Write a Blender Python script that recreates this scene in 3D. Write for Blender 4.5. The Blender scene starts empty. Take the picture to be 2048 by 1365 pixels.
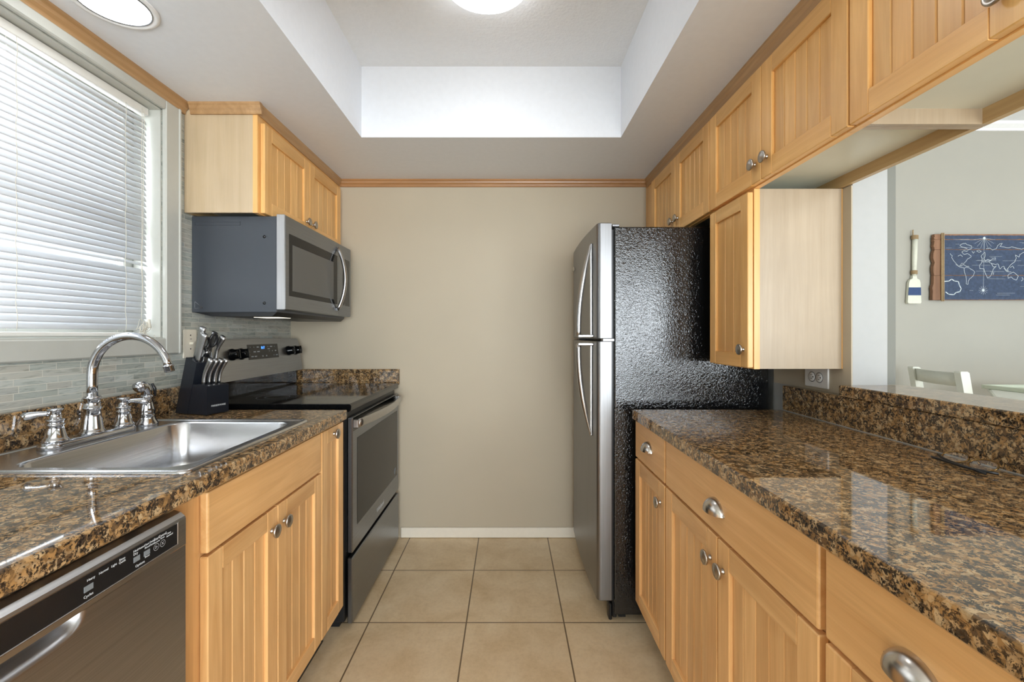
import bpy, bmesh, math, random
from mathutils import Vector, Matrix, Euler

random.seed(7)
scene = bpy.context.scene
COL = scene.collection
PI = math.pi

# ------------------------------------------------------------------ camera
cam_data = bpy.data.cameras.new('camera')
cam = bpy.data.objects.new('camera', cam_data)
COL.objects.link(cam)
cam.location = (0, 0, 1.21)
cam.rotation_euler = (PI / 2, 0, 0)
cam_data.sensor_width = 36
cam_data.lens = 880 / 2048 * 36
cam_data.shift_x = 7 / 2048
cam_data.shift_y = -12.5 / 2048
cam_data.clip_start = 0.01
scene.camera = cam

# ------------------------------------------------------------------ world, daylight, exposure
world = bpy.data.worlds.new('world')
scene.world = world
world.use_nodes = True
bg = world.node_tree.nodes['Background']
bg.inputs['Color'].default_value = (0.86, 0.93, 1.0, 1)
bg.inputs['Strength'].default_value = 0.9

scene.view_settings.view_transform = 'Standard'
scene.view_settings.look = 'None'
scene.view_settings.gamma = 1
scene.view_settings.use_curve_mapping = False
scene.view_settings.exposure = 0.43
scene.cycles.use_denoising = True
scene.cycles.max_bounces = 10
scene.cycles.diffuse_bounces = 6
scene.cycles.glossy_bounces = 5
scene.cycles.transparent_max_bounces = 12
scene.cycles.sample_clamp_indirect = 8


def area_light(name, loc, rot, sx, sy, power, color):
    l = bpy.data.lights.new(name, 'AREA')
    l.shape = 'RECTANGLE'
    l.size, l.size_y, l.energy, l.color = sx, sy, power, color
    o = bpy.data.objects.new(name, l)
    COL.objects.link(o)
    o.location, o.rotation_euler = loc, rot
    return o


# daylight entering the patio door behind the camera, an unseen dining window added for fill and the window over the sink
area_light('patio_daylight', (1.55, -3.35, 1.15), (PI / 2, 0, 0), 4.0, 2.1, 290, (0.87, 0.945, 1.0))
area_light('dining_fill_light', (4.55, 0.6, 1.5), (PI / 2, 0, PI / 2), 2.2, 1.3, 14, (0.88, 0.95, 1.0))
area_light('sink_window_daylight', (-1.75, 0.98, 1.65), (PI / 2, 0, -PI / 2), 1.5, 1.0, 23, (0.88, 0.95, 1.0))


# ------------------------------------------------------------------ mesh builder
class MB:
    def __init__(self):
        self.v, self.f, self.m, self.s = [], [], [], []

    def add(self, vs, fs, mat=0, smooth=False, M=None):
        b = len(self.v)
        for p in vs:
            p = Vector(p)
            self.v.append(M @ p if M is not None else p)
        for f in fs:
            self.f.append([b + i for i in f])
            self.m.append(mat)
            self.s.append(smooth)
        return self

    def box(self, x0, x1, y0, y1, z0, z1, bev=0, mat=0, M=None, seg=1, smooth=False):
        if x0 > x1: x0, x1 = x1, x0
        if y0 > y1: y0, y1 = y1, y0
        if z0 > z1: z0, z1 = z1, z0
        vs = [(x, y, z) for x in (x0, x1) for y in (y0, y1) for z in (z0, z1)]
        fs = [(0, 1, 3, 2), (4, 6, 7, 5), (0, 4, 5, 1), (2, 3, 7, 6), (0, 2, 6, 4), (1, 5, 7, 3)]
        if bev > 0:
            bm = bmesh.new()
            bv = [bm.verts.new(p) for p in vs]
            for f in fs: bm.faces.new([bv[i] for i in f])
            bmesh.ops.bevel(bm, geom=bm.edges[:], offset=bev, segments=seg, profile=0.5, affect='EDGES')
            bm.verts.index_update()
            vs = [v.co.copy() for v in bm.verts]
            fs = [[v.index for v in f.verts] for f in bm.faces]
            bm.free()
        return self.add(vs, fs, mat, smooth, M)

    def prism(self, poly, axis, a0, a1, mat=0, M=None, smooth=False):
        """poly in the other two axes, in order: x->(y,z), y->(x,z), z->(x,y)"""
        def P(p, a):
            return {'x': (a, p[0], p[1]), 'y': (p[0], a, p[1]), 'z': (p[0], p[1], a)}[axis]
        n = len(poly)
        vs = [P(p, a0) for p in poly] + [P(p, a1) for p in poly]
        fs = [[i, (i + 1) % n, n + (i + 1) % n, n + i] for i in range(n)]
        self.add(vs, fs, mat, smooth, M)
        self.add(vs, [list(range(n))[::-1], list(range(n, 2 * n))], mat, False, M)
        return self

    def rings(self, rings, mat=0, smooth=True, cap=True, M=None, closed=False):
        n = len(rings[0])
        vs = [p for r in rings for p in r]
        fs = []
        R = len(rings)
        for k in range(R if closed else R - 1):
            a, b = k * n, ((k + 1) % R) * n
            for i in range(n):
                fs.append([a + i, a + (i + 1) % n, b + (i + 1) % n, b + i])
        if cap and not closed:
            fs.append(list(range(n))[::-1])
            fs.append(list(range((R - 1) * n, R * n)))
        return self.add(vs, fs, mat, smooth, M)

    def lathe(self, prof, org=(0, 0, 0), axis='z', seg=24, mat=0, smooth=True, M=None):
        """prof: (radius, height) pairs"""
        org = Vector(org)
        A = {'z': (Vector((1, 0, 0)), Vector((0, 1, 0)), Vector((0, 0, 1))),
             'x': (Vector((0, 1, 0)), Vector((0, 0, 1)), Vector((1, 0, 0))),
             '-x': (Vector((0, -1, 0)), Vector((0, 0, 1)), Vector((-1, 0, 0))),
             'y': (Vector((0, 0, 1)), Vector((1, 0, 0)), Vector((0, 1, 0))),
             '-y': (Vector((1, 0, 0)), Vector((0, 0, 1)), Vector((0, -1, 0)))}[axis]
        rs = []
        for r, h in prof:
            r = max(r, 1e-5)
            rs.append([org + A[0] * r * math.cos(t) + A[1] * r * math.sin(t) + A[2] * h
                       for t in [2 * PI * i / seg for i in range(seg)]])
        return self.rings(rs, mat, smooth, True, M)

    def tube(self, pts, rad, seg=10, mat=0, flat=1.0, up=None, smooth=True, cap=True, M=None):
        """rad: number or list; flat scales the section along its second axis"""
        pts = [Vector(p) for p in pts]
        if not isinstance(rad, (list, tuple)): rad = [rad] * len(pts)
        rs = []
        u = Vector(up) if up is not None else None
        prev = None
        for i, p in enumerate(pts):
            t = (pts[min(i + 1, len(pts) - 1)] - pts[max(i - 1, 0)]).normalized()
            if prev is None:
                a = u if u is not None else (Vector((0, 0, 1)) if abs(t.z) < 0.9 else Vector((1, 0, 0)))
            else:
                a = u if u is not None else prev
            a = (a - t * a.dot(t)).normalized()
            b = t.cross(a)
            prev = a
            rs.append([p + a * rad[i] * math.cos(q) + b * rad[i] * flat * math.sin(q)
                       for q in [2 * PI * k / seg for k in range(seg)]])
        return self.rings(rs, mat, smooth, cap, M)

    def grid(self, fn, nu, nv, mat=0, smooth=True, M=None):
        vs = [fn(i / nu, j / nv) for i in range(nu + 1) for j in range(nv + 1)]
        fs = [[i * (nv + 1) + j, (i + 1) * (nv + 1) + j, (i + 1) * (nv + 1) + j + 1, i * (nv + 1) + j + 1]
              for i in range(nu) for j in range(nv)]
        return self.add(vs, fs, mat, smooth, M)

    def ribbon(self, pts, w, nrm, lift=0.0, mat=0):
        """flat painted line of width w following pts on a surface with normal nrm"""
        nrm = Vector(nrm)
        pts = [Vector(p) + nrm * lift for p in pts]
        for a, b in zip(pts, pts[1:]):
            d = (b - a)
            if d.length < 1e-6: continue
            d.normalize()
            s = d.cross(nrm) * w / 2
            e = d * w * 0.4
            self.add([a - s - e, a + s - e, b + s + e, b - s + e], [(0, 1, 2, 3)], mat)
        return self

    def build(self, name, mats, root=None, org=None, fixn=True):
        if not isinstance(mats, (list, tuple)): mats = [mats]
        if root is not None:
            L = world_loc(root)
        elif org is not None:
            L = Vector(org)
        else:
            n = len(self.v)
            L = Vector(((min(v.x for v in self.v) + max(v.x for v in self.v)) / 2,
                        (min(v.y for v in self.v) + max(v.y for v in self.v)) / 2,
                        min(v.z for v in self.v)))
        me = bpy.data.meshes.new(name)
        me.from_pydata([tuple(v - L) for v in self.v], [], self.f)
        me.polygons.foreach_set('material_index', self.m)
        me.polygons.foreach_set('use_smooth', self.s)
        for m in mats: me.materials.append(m)
        if fixn:
            bm = bmesh.new()
            bm.from_mesh(me)
            bmesh.ops.recalc_face_normals(bm, faces=bm.faces)
            bm.to_mesh(me)
            bm.free()
        me.update()
        o = bpy.data.objects.new(name, me)
        COL.objects.link(o)
        if root is not None:
            o.parent = root
            WLOC[o.name] = L
        else:
            o.location = L
            WLOC[o.name] = L
        return o


WLOC = {}


def world_loc(o):
    return WLOC[o.name]


def tag(o, label=None, cat=None, group=None, kind=None):
    if label: o['label'] = label
    if cat: o['category'] = cat
    if group: o['group'] = group
    if kind: o['kind'] = kind
    return o


def thing(name, loc, label, cat, group=None):
    o = bpy.data.objects.new(name, None)
    o.empty_display_size = 0.05
    COL.objects.link(o)
    o.location = loc
    WLOC[o.name] = Vector(loc)
    return tag(o, label, cat, group)


def structure(o):
    o['kind'] = 'structure'
    return o


def text_mesh(body, size, M, mat, root, name, extrude=0.0003, align='CENTER'):
    cu = bpy.data.curves.new('text_tmp', 'FONT')
    cu.body, cu.size, cu.extrude = body, size, extrude
    cu.align_x, cu.align_y = align, 'CENTER'
    t = bpy.data.objects.new('text_tmp', cu)
    COL.objects.link(t)
    bpy.context.view_layer.update()
    me = bpy.data.meshes.new_from_object(t)
    bpy.data.objects.remove(t)
    L = world_loc(root)
    me.transform(Matrix.Translation(-L) @ M)
    me.name = name
    me.materials.clear()
    me.materials.append(mat)
    o = bpy.data.objects.new(name, me)
    COL.objects.link(o)
    o.parent = root
    WLOC[o.name] = L
    return o


# ------------------------------------------------------------------ materials
def new_mat(name):
    m = bpy.data.materials.new(name)
    m.use_nodes = True
    nt = m.node_tree
    return m, nt, nt.nodes['Principled BSDF'], nt.nodes['Material Output']


def srgb(r, g, b):
    def c(x):
        x /= 255
        return x / 12.92 if x <= 0.04045 else ((x + 0.055) / 1.055) ** 2.4
    return (c(r), c(g), c(b), 1)


def nd(nt, t, **kw):
    n = nt.nodes.new(t)
    for k, v in kw.items():
        if k in n.inputs:
            n.inputs[k].default_value = v
        else:
            setattr(n, k, v)
    return n


def ramp(nt, stops, interp='LINEAR'):
    r = nt.nodes.new('ShaderNodeValToRGB')
    r.color_ramp.interpolation = interp
    while len(r.color_ramp.elements) < len(stops): r.color_ramp.elements.new(0.5)
    for e, (p, c) in zip(r.color_ramp.elements, stops):
        e.position, e.color = p, c
    return r


def coords(nt, scale=(1, 1, 1), loc=(0, 0, 0), island=False, src='Object'):
    tc = nt.nodes.new('ShaderNodeTexCoord')
    mp = nt.nodes.new('ShaderNodeMapping')
    mp.inputs['Scale'].default_value = scale
    mp.inputs['Location'].default_value = loc
    if island:
        g = nt.nodes.new('ShaderNodeNewGeometry')
        ma = nd(nt, 'ShaderNodeVectorMath', operation='SCALE')
        ma.inputs[0].default_value = (3.1, 5.7, 7.3)
        nt.links.new(g.outputs['Random Per Island'], ma.inputs['Scale'])
        ad = nd(nt, 'ShaderNodeVectorMath', operation='ADD')
        nt.links.new(tc.outputs[src], ad.inputs[0])
        nt.links.new(ma.outputs[0], ad.inputs[1])
        nt.links.new(ad.outputs[0], mp.inputs['Vector'])
        return mp, g
    nt.links.new(tc.outputs[src], mp.inputs['Vector'])
    return mp, None


def bump(nt, bsdf, height, strength=0.2, dist=0.002):
    b = nd(nt, 'ShaderNodeBump', Strength=strength, Distance=dist)
    nt.links.new(height, b.inputs['Height'])
    nt.links.new(b.outputs[0], bsdf.inputs['Normal'])
    return b


def plain(name, col, rough=0.5, metal=0.0, coat=0.0, noise=0.0, nscale=40, bmp=0.0, bscale=200, spec=0.5):
    m, nt, b, _ = new_mat(name)
    b.inputs['Base Color'].default_value = col
    b.inputs['Roughness'].default_value = rough
    b.inputs['Metallic'].default_value = metal
    b.inputs['Coat Weight'].default_value = coat
    b.inputs['Coat Roughness'].default_value = 0.1
    b.inputs['Specular IOR Level'].default_value = spec
    mp, _g = coords(nt)
    n = nd(nt, 'ShaderNodeTexNoise', Scale=nscale, Detail=4)
    nt.links.new(mp.outputs[0], n.inputs['Vector'])
    k = max(noise, 0.015)
    d = ramp(nt, [(0.3, tuple(c * (1 - k) for c in col[:3]) + (1,)), (0.7, tuple(min(1, c * (1 + k)) for c in col[:3]) + (1,))])
    nt.links.new(n.outputs['Fac'], d.inputs[0])
    nt.links.new(d.outputs[0], b.inputs['Base Color'])
    if bmp:
        n2 = nd(nt, 'ShaderNodeTexNoise', Scale=bscale, Detail=3)
        nt.links.new(mp.outputs[0], n2.inputs['Vector'])
        bump(nt, b, n2.outputs['Fac'], bmp)
    return m


def wood(name, c1, c2, axis='z', rough=0.36, var=0.20, coat=0.25):
    m, nt, b, _ = new_mat(name)
    s = {'z': (22, 22, 1.3), 'y': (22, 1.3, 22), 'x': (1.3, 22, 22)}[axis]
    mp, g = coords(nt, s, island=True)
    n = nd(nt, 'ShaderNodeTexNoise', Scale=1.0, Detail=5, Roughness=0.6, Distortion=1.1)
    nt.links.new(mp.outputs[0], n.inputs['Vector'])
    r = ramp(nt, [(0.25, c1), (0.5, tuple((a + b2) / 2 for a, b2 in zip(c1, c2))), (0.72, c2)])
    nt.links.new(n.outputs['Fac'], r.inputs[0])
    # fine fibres
    s2 = {'z': (260, 260, 9), 'y': (260, 9, 260), 'x': (9, 260, 260)}[axis]
    mp2, _ = coords(nt, s2)
    n2 = nd(nt, 'ShaderNodeTexNoise', Scale=1.0, Detail=2)
    nt.links.new(mp2.outputs[0], n2.inputs['Vector'])
    # blotches of maple
    mp3, _ = coords(nt, (6, 6, 6), island=True)
    n3 = nd(nt, 'ShaderNodeTexNoise', Scale=1.0, Detail=3)
    nt.links.new(mp3.outputs[0], n3.inputs['Vector'])
    v = nd(nt, 'ShaderNodeMath', operation='MULTIPLY_ADD')
    nt.links.new(g.outputs['Random Per Island'], v.inputs[0])
    v.inputs[1].default_value = var
    v.inputs[2].default_value = 1 - var / 2 - 0.155
    v2 = nd(nt, 'ShaderNodeMath', operation='MULTIPLY_ADD')
    nt.links.new(n2.outputs['Fac'], v2.inputs[0])
    v2.inputs[1].default_value = 0.13
    nt.links.new(v.outputs[0], v2.inputs[2])
    v3 = nd(nt, 'ShaderNodeMath', operation='MULTIPLY_ADD')
    nt.links.new(n3.outputs['Fac'], v3.inputs[0])
    v3.inputs[1].default_value = 0.20
    nt.links.new(v2.outputs[0], v3.inputs[2])
    hs = nd(nt, 'ShaderNodeHueSaturation')
    nt.links.new(r.outputs[0], hs.inputs['Color'])
    nt.links.new(v3.outputs[0], hs.inputs['Value'])
    nt.links.new(hs.outputs[0], b.inputs['Base Color'])
    b.inputs['Roughness'].default_value = rough
    b.inputs['Coat Weight'].default_value = coat
    b.inputs['Coat Roughness'].default_value = 0.25
    return m


def granite(name):
    m, nt, b, _ = new_mat(name)
    mp, _ = coords(nt)
    w = nd(nt, 'ShaderNodeTexNoise', Scale=55, Detail=3)
    nt.links.new(mp.outputs[0], w.inputs['Vector'])
    mx = nd(nt, 'ShaderNodeMixRGB', blend_type='LINEAR_LIGHT')
    mx.inputs[0].default_value = 0.010
    nt.links.new(mp.outputs[0], mx.inputs[1])
    nt.links.new(w.outputs['Color'], mx.inputs[2])
    vo = nd(nt, 'ShaderNodeTexVoronoi', Scale=105)
    nt.links.new(mx.outputs[0], vo.inputs['Vector'])
    sep = nt.nodes.new('ShaderNodeSeparateColor')
    nt.links.new(vo.outputs['Color'], sep.inputs[0])
    r = ramp(nt, [(0.0, srgb(84, 66, 50)), (0.20, srgb(136, 104, 66)), (0.42, srgb(170, 130, 82)),
                  (0.62, srgb(188, 150, 102)), (0.78, srgb(196, 168, 128)), (0.90, srgb(180, 146, 104))])
    nt.links.new(sep.outputs[0], r.inputs[0])
    # dark mineral clusters between the grains
    n2 = nd(nt, 'ShaderNodeTexNoise', Scale=200, Detail=6, Roughness=0.72)
    nt.links.new(mx.outputs[0], n2.inputs['Vector'])
    n3 = nd(nt, 'ShaderNodeTexNoise', Scale=50, Detail=3)
    nt.links.new(mp.outputs[0], n3.inputs['Vector'])
    ad = nd(nt, 'ShaderNodeMath', operation='ADD')
    m3 = nd(nt, 'ShaderNodeMath', operation='MULTIPLY')
    m3.inputs[1].default_value = 0.45
    nt.links.new(n3.outputs['Fac'], m3.inputs[0])
    nt.links.new(n2.outputs['Fac'], ad.inputs[0])
    nt.links.new(m3.outputs[0], ad.inputs[1])
    k = ramp(nt, [(0.715, (0, 0, 0, 1)), (0.765, (1, 1, 1, 1))])
    nt.links.new(ad.outputs[0], k.inputs[0])
    # darker rims round the grains
    ed = ramp(nt, [(0.42, (0, 0, 0, 1)), (0.75, (1, 1, 1, 1))])
    nt.links.new(vo.outputs['Distance'], ed.inputs[0])
    mk = nd(nt, 'ShaderNodeMath', operation='MAXIMUM')
    nt.links.new(k.outputs[0], mk.inputs[0])
    e2 = nd(nt, 'ShaderNodeMath', operation='MULTIPLY')
    e2.inputs[1].default_value = 0.35
    nt.links.new(ed.outputs[0], e2.inputs[0])
    nt.links.new(e2.outputs[0], mk.inputs[1])
    n4 = nd(nt, 'ShaderNodeTexNoise', Scale=300, Detail=2)
    nt.links.new(mp.outputs[0], n4.inputs['Vector'])
    dk = ramp(nt, [(0.35, srgb(30, 26, 23)), (0.7, srgb(78, 66, 54))])
    nt.links.new(n4.outputs['Fac'], dk.inputs[0])
    fm = nd(nt, 'ShaderNodeMixRGB')
    nt.links.new(mk.outputs[0], fm.inputs[0])
    nt.links.new(r.outputs[0], fm.inputs[1])
    nt.links.new(dk.outputs[0], fm.inputs[2])
    nt.links.new(fm.outputs[0], b.inputs['Base Color'])
    b.inputs['Roughness'].default_value = 0.035
    b.inputs['Specular IOR Level'].default_value = 0.85
    return m


def brushed(name, col, axis='y', rough=0.28, str_=0.06, aniso=0.4):
    m, nt, b, _ = new_mat(name)
    s = {'z': (400, 400, 4), 'y': (400, 4, 400), 'x': (4, 400, 400)}[axis]
    mp, _ = coords(nt, s)
    n = nd(nt, 'ShaderNodeTexNoise', Scale=1.0, Detail=3)
    nt.links.new(mp.outputs[0], n.inputs['Vector'])
    r = ramp(nt, [(0.3, tuple(c * 0.9 for c in col[:3]) + (1,)), (0.7, tuple(min(1, c * 1.08) for c in col[:3]) + (1,))])
    nt.links.new(n.outputs['Fac'], r.inputs[0])
    nt.links.new(r.outputs[0], b.inputs['Base Color'])
    b.inputs['Metallic'].default_value = 1
    b.inputs['Roughness'].default_value = rough
    bump(nt, b, n.outputs['Fac'], str_, 0.0005)
    return m


def floor_tile(name):
    m, nt, b, _ = new_mat(name)
    tc = nt.nodes.new('ShaderNodeTexCoord')
    mp = nt.nodes.new('ShaderNodeMapping')
    mp.inputs['Location'].default_value = (0.177 + 0.41 * 20, -1.8486 + 0.41 * 20, 0)
    nt.links.new(tc.outputs['Object'], mp.inputs['Vector'])
    br = nd(nt, 'ShaderNodeTexBrick', offset=0.0, squash=1.0)
    br.inputs['Scale'].default_value = 1.0
    br.inputs['Mortar Size'].default_value = 0.0032
    br.inputs['Mortar Smooth'].default_value = 0.25
    br.inputs['Brick Width'].default_value = 0.41
    br.inputs['Row Height'].default_value = 0.41
    br.inputs['Bias'].default_value = 0
    br.inputs['Color1'].default_value = (0.92, 0.92, 0.92, 1)
    br.inputs['Color2'].default_value = (1.0, 1.0, 1.0, 1)
    br.inputs['Mortar'].default_value = (1, 1, 1, 1)
    nt.links.new(mp.outputs[0], br.inputs['Vector'])
    n = nd(nt, 'ShaderNodeTexNoise', Scale=5.5, Detail=7, Roughness=0.65, Distortion=0.4)
    nt.links.new(mp.outputs[0], n.inputs['Vector'])
    r = ramp(nt, [(0.3, srgb(208, 182, 142)), (0.5, srgb(222, 199, 162)), (0.7, srgb(232, 212, 178))])
    nt.links.new(n.outputs['Fac'], r.inputs[0])
    n2 = nd(nt, 'ShaderNodeTexNoise', Scale=60, Detail=5, Roughness=0.7)
    nt.links.new(mp.outputs[0], n2.inputs['Vector'])
    r2 = ramp(nt, [(0.3, (0.88, 0.86, 0.84, 1)), (0.55, (1, 1, 1, 1))])
    nt.links.new(n2.outputs['Fac'], r2.inputs[0])
    mu = nd(nt, 'ShaderNodeMixRGB', blend_type='MULTIPLY')
    mu.inputs[0].default_value = 1
    nt.links.new(r.outputs[0], mu.inputs[1])
    nt.links.new(br.outputs['Color'], mu.inputs[2])
    mu2 = nd(nt, 'ShaderNodeMixRGB', blend_type='MULTIPLY')
    mu2.inputs[0].default_value = 0.8
    nt.links.new(mu.outputs[0], mu2.inputs[1])
    nt.links.new(r2.outputs[0], mu2.inputs[2])
    fm = nd(nt, 'ShaderNodeMixRGB')
    nt.links.new(br.outputs['Fac'], fm.inputs[0])
    nt.links.new(mu2.outputs[0], fm.inputs[1])
    fm.inputs[2].default_value = srgb(118, 98, 74)
    nt.links.new(fm.outputs[0], b.inputs['Base Color'])
    b.inputs['Roughness'].default_value = 0.33
    iv = nd(nt, 'ShaderNodeMath', operation='SUBTRACT')
    iv.inputs[0].default_value = 1
    nt.links.new(br.outputs['Fac'], iv.inputs[1])
    bump(nt, b, iv.outputs[0], 0.5, 0.003)
    return m


def mosaic(name):
    m, nt, b, _ = new_mat(name)
    tc = nt.nodes.new('ShaderNodeTexCoord')
    sp = nt.nodes.new('ShaderNodeSeparateXYZ')
    nt.links.new(tc.outputs['Object'], sp.inputs[0])
    cb = nt.nodes.new('ShaderNodeCombineXYZ')
    nt.links.new(sp.outputs['Y'], cb.inputs['X'])
    nt.links.new(sp.outputs['Z'], cb.inputs['Y'])
    mp = nt.nodes.new('ShaderNodeMapping')
    mp.inputs['Location'].default_value = (10, 10, 0)
    nt.links.new(cb.outputs[0], mp.inputs['Vector'])
    br = nd(nt, 'ShaderNodeTexBrick', offset=0.37, offset_frequency=2, squash=0.62, squash_frequency=3)
    br.inputs['Scale'].default_value = 1.0
    br.inputs['Mortar Size'].default_value = 0.0010
    br.inputs['Mortar Smooth'].default_value = 0.2
    br.inputs['Brick Width'].default_value = 0.115
    br.inputs['Row Height'].default_value = 0.0188
    br.inputs['Color1'].default_value = (0, 0, 0, 1)
    br.inputs['Color2'].default_value = (1, 1, 1, 1)
    nt.links.new(mp.outputs[0], br.inputs['Vector'])
    r = ramp(nt, [(0.0, srgb(158, 163, 156)), (0.3, srgb(174, 179, 172)), (0.55, srgb(188, 192, 186)), (0.8, srgb(180, 177, 166)), (1.0, srgb(168, 174, 172))])
    nt.links.new(br.outputs['Color'], r.inputs[0])
    mp2 = nt.nodes.new('ShaderNodeMapping')
    mp2.inputs['Scale'].default_value = (14, 75, 1)
    mp2.inputs['Rotation'].default_value = (0, 0, 0.12)
    nt.links.new(cb.outputs[0], mp2.inputs['Vector'])
    n = nd(nt, 'ShaderNodeTexNoise', Scale=1, Detail=4, Distortion=1.5)
    nt.links.new(mp2.outputs[0], n.inputs['Vector'])
    r2 = ramp(nt, [(0.34, (0.70, 0.72, 0.70, 1)), (0.5, (1, 1, 1, 1)), (0.68, (1.0, 0.98, 0.95, 1))])
    nt.links.new(n.outputs['Fac'], r2.inputs[0])
    mu = nd(nt, 'ShaderNodeMixRGB', blend_type='MULTIPLY')
    mu.inputs[0].default_value = 0.9
    nt.links.new(r.outputs[0], mu.inputs[1])
    nt.links.new(r2.outputs[0], mu.inputs[2])
    fm = nd(nt, 'ShaderNodeMixRGB')
    nt.links.new(br.outputs['Fac'], fm.inputs[0])
    nt.links.new(mu.outputs[0], fm.inputs[1])
    fm.inputs[2].default_value = srgb(206, 204, 192)
    nt.links.new(fm.outputs[0], b.inputs['Base Color'])
    b.inputs['Roughness'].default_value = 0.22
    iv = nd(nt, 'ShaderNodeMath', operation='SUBTRACT')
    iv.inputs[0].default_value = 1
    nt.links.new(br.outputs['Fac'], iv.inputs[1])
    bump(nt, b, iv.outputs[0], 0.3, 0.001)
    return m


def emis(name, col, strength):
    m, nt, b, _ = new_mat(name)
    b.inputs['Base Color'].default_value = col
    b.inputs['Emission Color'].default_value = col
    b.inputs['Emission Strength'].default_value = strength
    return m


def thin_glass(name):
    m, nt, b, out = new_mat(name)
    nt.nodes.remove(b)
    t = nt.nodes.new('ShaderNodeBsdfTransparent')
    g = nd(nt, 'ShaderNodeBsdfGlossy', Roughness=0.02)
    mx = nt.nodes.new('ShaderNodeMixShader')
    mx.inputs[0].default_value = 0.07
    nt.links.new(t.outputs[0], mx.inputs[1])
    nt.links.new(g.outputs[0], mx.inputs[2])
    nt.links.new(mx.outputs[0], out.inputs['Surface'])
    return m


def slat_mat(name):
    m, nt, b, out = new_mat(name)
    b.inputs['Base Color'].default_value = (0.86, 0.87, 0.88, 1)
    b.inputs['Roughness'].default_value = 0.45
    t = nt.nodes.new('ShaderNodeBsdfTranslucent')
    t.inputs['Color'].default_value = (0.9, 0.93, 0.97, 1)
    mx = nt.nodes.new('ShaderNodeMixShader')
    mx.inputs[0].default_value = 0.24
    nt.links.new(b.outputs[0], mx.inputs[1])
    nt.links.new(t.outputs[0], mx.inputs[2])
    nt.links.new(mx.outputs[0], out.inputs['Surface'])
    return m


W1, W2 = srgb(212, 156, 86), srgb(238, 190, 122)
M_woodV = wood('maple_vertical', W1, W2, 'z')
M_woodH = wood('maple_horizontal', W1, W2, 'y')
M_woodX = wood('maple_crosswise', W1, W2, 'x')
M_lowV = wood('maple_light_vertical', srgb(202, 150, 92), srgb(232, 187, 128), 'z')
M_lowH = wood('maple_light_horizontal', srgb(202, 150, 92), srgb(232, 187, 128), 'y')
M_trim = wood('crown_wood', srgb(156, 118, 76), srgb(188, 150, 106), 'y', var=0.05)
M_trimX = wood('crown_wood_crosswise', srgb(148, 104, 62), srgb(178, 132, 86), 'x', var=0.05)
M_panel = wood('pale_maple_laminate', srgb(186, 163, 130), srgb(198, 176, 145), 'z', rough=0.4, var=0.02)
M_panelR = wood('pale_maple_laminate_dimmed', srgb(166, 147, 122), srgb(178, 160, 136), 'z', rough=0.4, var=0.02)  # the pale laminate again, colour darkened to offset strong light on the right side
M_panelY = wood('pale_maple_laminate_long', srgb(214, 196, 156), srgb(228, 212, 178), 'y', rough=0.4, var=0.02)
M_hang = wood('hanging_rail_wood', srgb(176, 146, 100), srgb(198, 170, 124), 'y', 0.45, 0.03)
M_under = plain('cabinet_underside', srgb(214, 216, 204), 0.35, noise=0.03, nscale=8)
M_groove = plain('groove_wood', srgb(150, 104, 60), 0.5)
M_granite = granite('brown_granite')
M_tile = floor_tile('beige_floor_tile')
M_mosaic = mosaic('grey_glass_mosaic')
M_wall = plain('beige_wall_paint', srgb(186, 174, 152), 0.55, noise=0.02, nscale=3)
M_wallD = plain('grey_dining_wall_paint', srgb(162, 159, 149), 0.6, noise=0.02, nscale=3)
M_white = plain('white_paint', srgb(236, 236, 236), 0.5)
M_soffit = plain('soffit_paint', srgb(228, 231, 236), 0.42)
M_popcorn = plain('textured_ceiling', srgb(236, 238, 240), 0.8, bmp=1.0, bscale=85)
M_base = plain('cream_baseboard', srgb(232, 224, 208), 0.45)
M_casing = plain('window_casing_paint', srgb(186, 186, 178), 0.35)
M_slat = slat_mat('blind_slat_white')
M_rail = plain('blind_rail_white', srgb(222, 220, 214), 0.4)
M_cord = plain('blind_cord', srgb(206, 200, 186), 0.8)
M_glass = thin_glass('window_glass')
M_steel = brushed('brushed_steel', srgb(158, 160, 164), 'y', 0.30)
M_dsteel = brushed('dark_brushed_steel', srgb(136, 140, 146), 'y', 0.32)
M_fsteel = brushed('fridge_steel', srgb(138, 138, 139), 'z', 0.36)
M_lsteel = brushed('light_brushed_steel', srgb(172, 172, 174), 'y', 0.33)
M_steelY2 = brushed('header_steel', srgb(196, 196, 196), 'y', 0.3)
M_steelZ = brushed('brushed_steel_vertical', srgb(182, 180, 178), 'z', 0.28)
M_sink = brushed('satin_sink_steel', srgb(200, 200, 202), 'y', 0.24, 0.03)
M_chrome = plain('chrome', srgb(188, 189, 192), 0.07, 1.0)
M_nickel = plain('satin_nickel', srgb(196, 190, 182), 0.24, 1.0)
M_pewter = plain('pewter_knob', srgb(186, 180, 172), 0.3, 1.0)
M_black = plain('gloss_black', srgb(12, 13, 14), 0.06, spec=0.3)
M_blackM = plain('satin_black', srgb(22, 23, 25), 0.4)
M_charcoal = plain('charcoal_metal', srgb(62, 66, 72), 0.38, bmp=0.05)
M_display = plain('display_black', srgb(30, 29, 29), 0.2)
M_ovenglass = plain('oven_glass', srgb(28, 28, 28), 0.12, spec=0.18)
M_screen = plain('microwave_screen', srgb(88, 88, 86), 0.3)
M_ink = plain('printed_white', srgb(205, 208, 210), 0.6)
M_inkgrey = plain('printed_grey', srgb(120, 126, 130), 0.6)
M_blueled = emis('blue_digits', srgb(70, 140, 255), 2.5)
M_block = plain('black_wood_block', srgb(22, 26, 34), 0.32, coat=0.2, bmp=0.1, bscale=90)
M_knife = brushed('knife_handle_steel', srgb(178, 178, 178), 'z', 0.30, 0.03)
M_plastic = plain('black_plastic', srgb(24, 25, 27), 0.35)
M_plate = plain('ivory_plate', srgb(226, 218, 200), 0.35)
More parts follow.
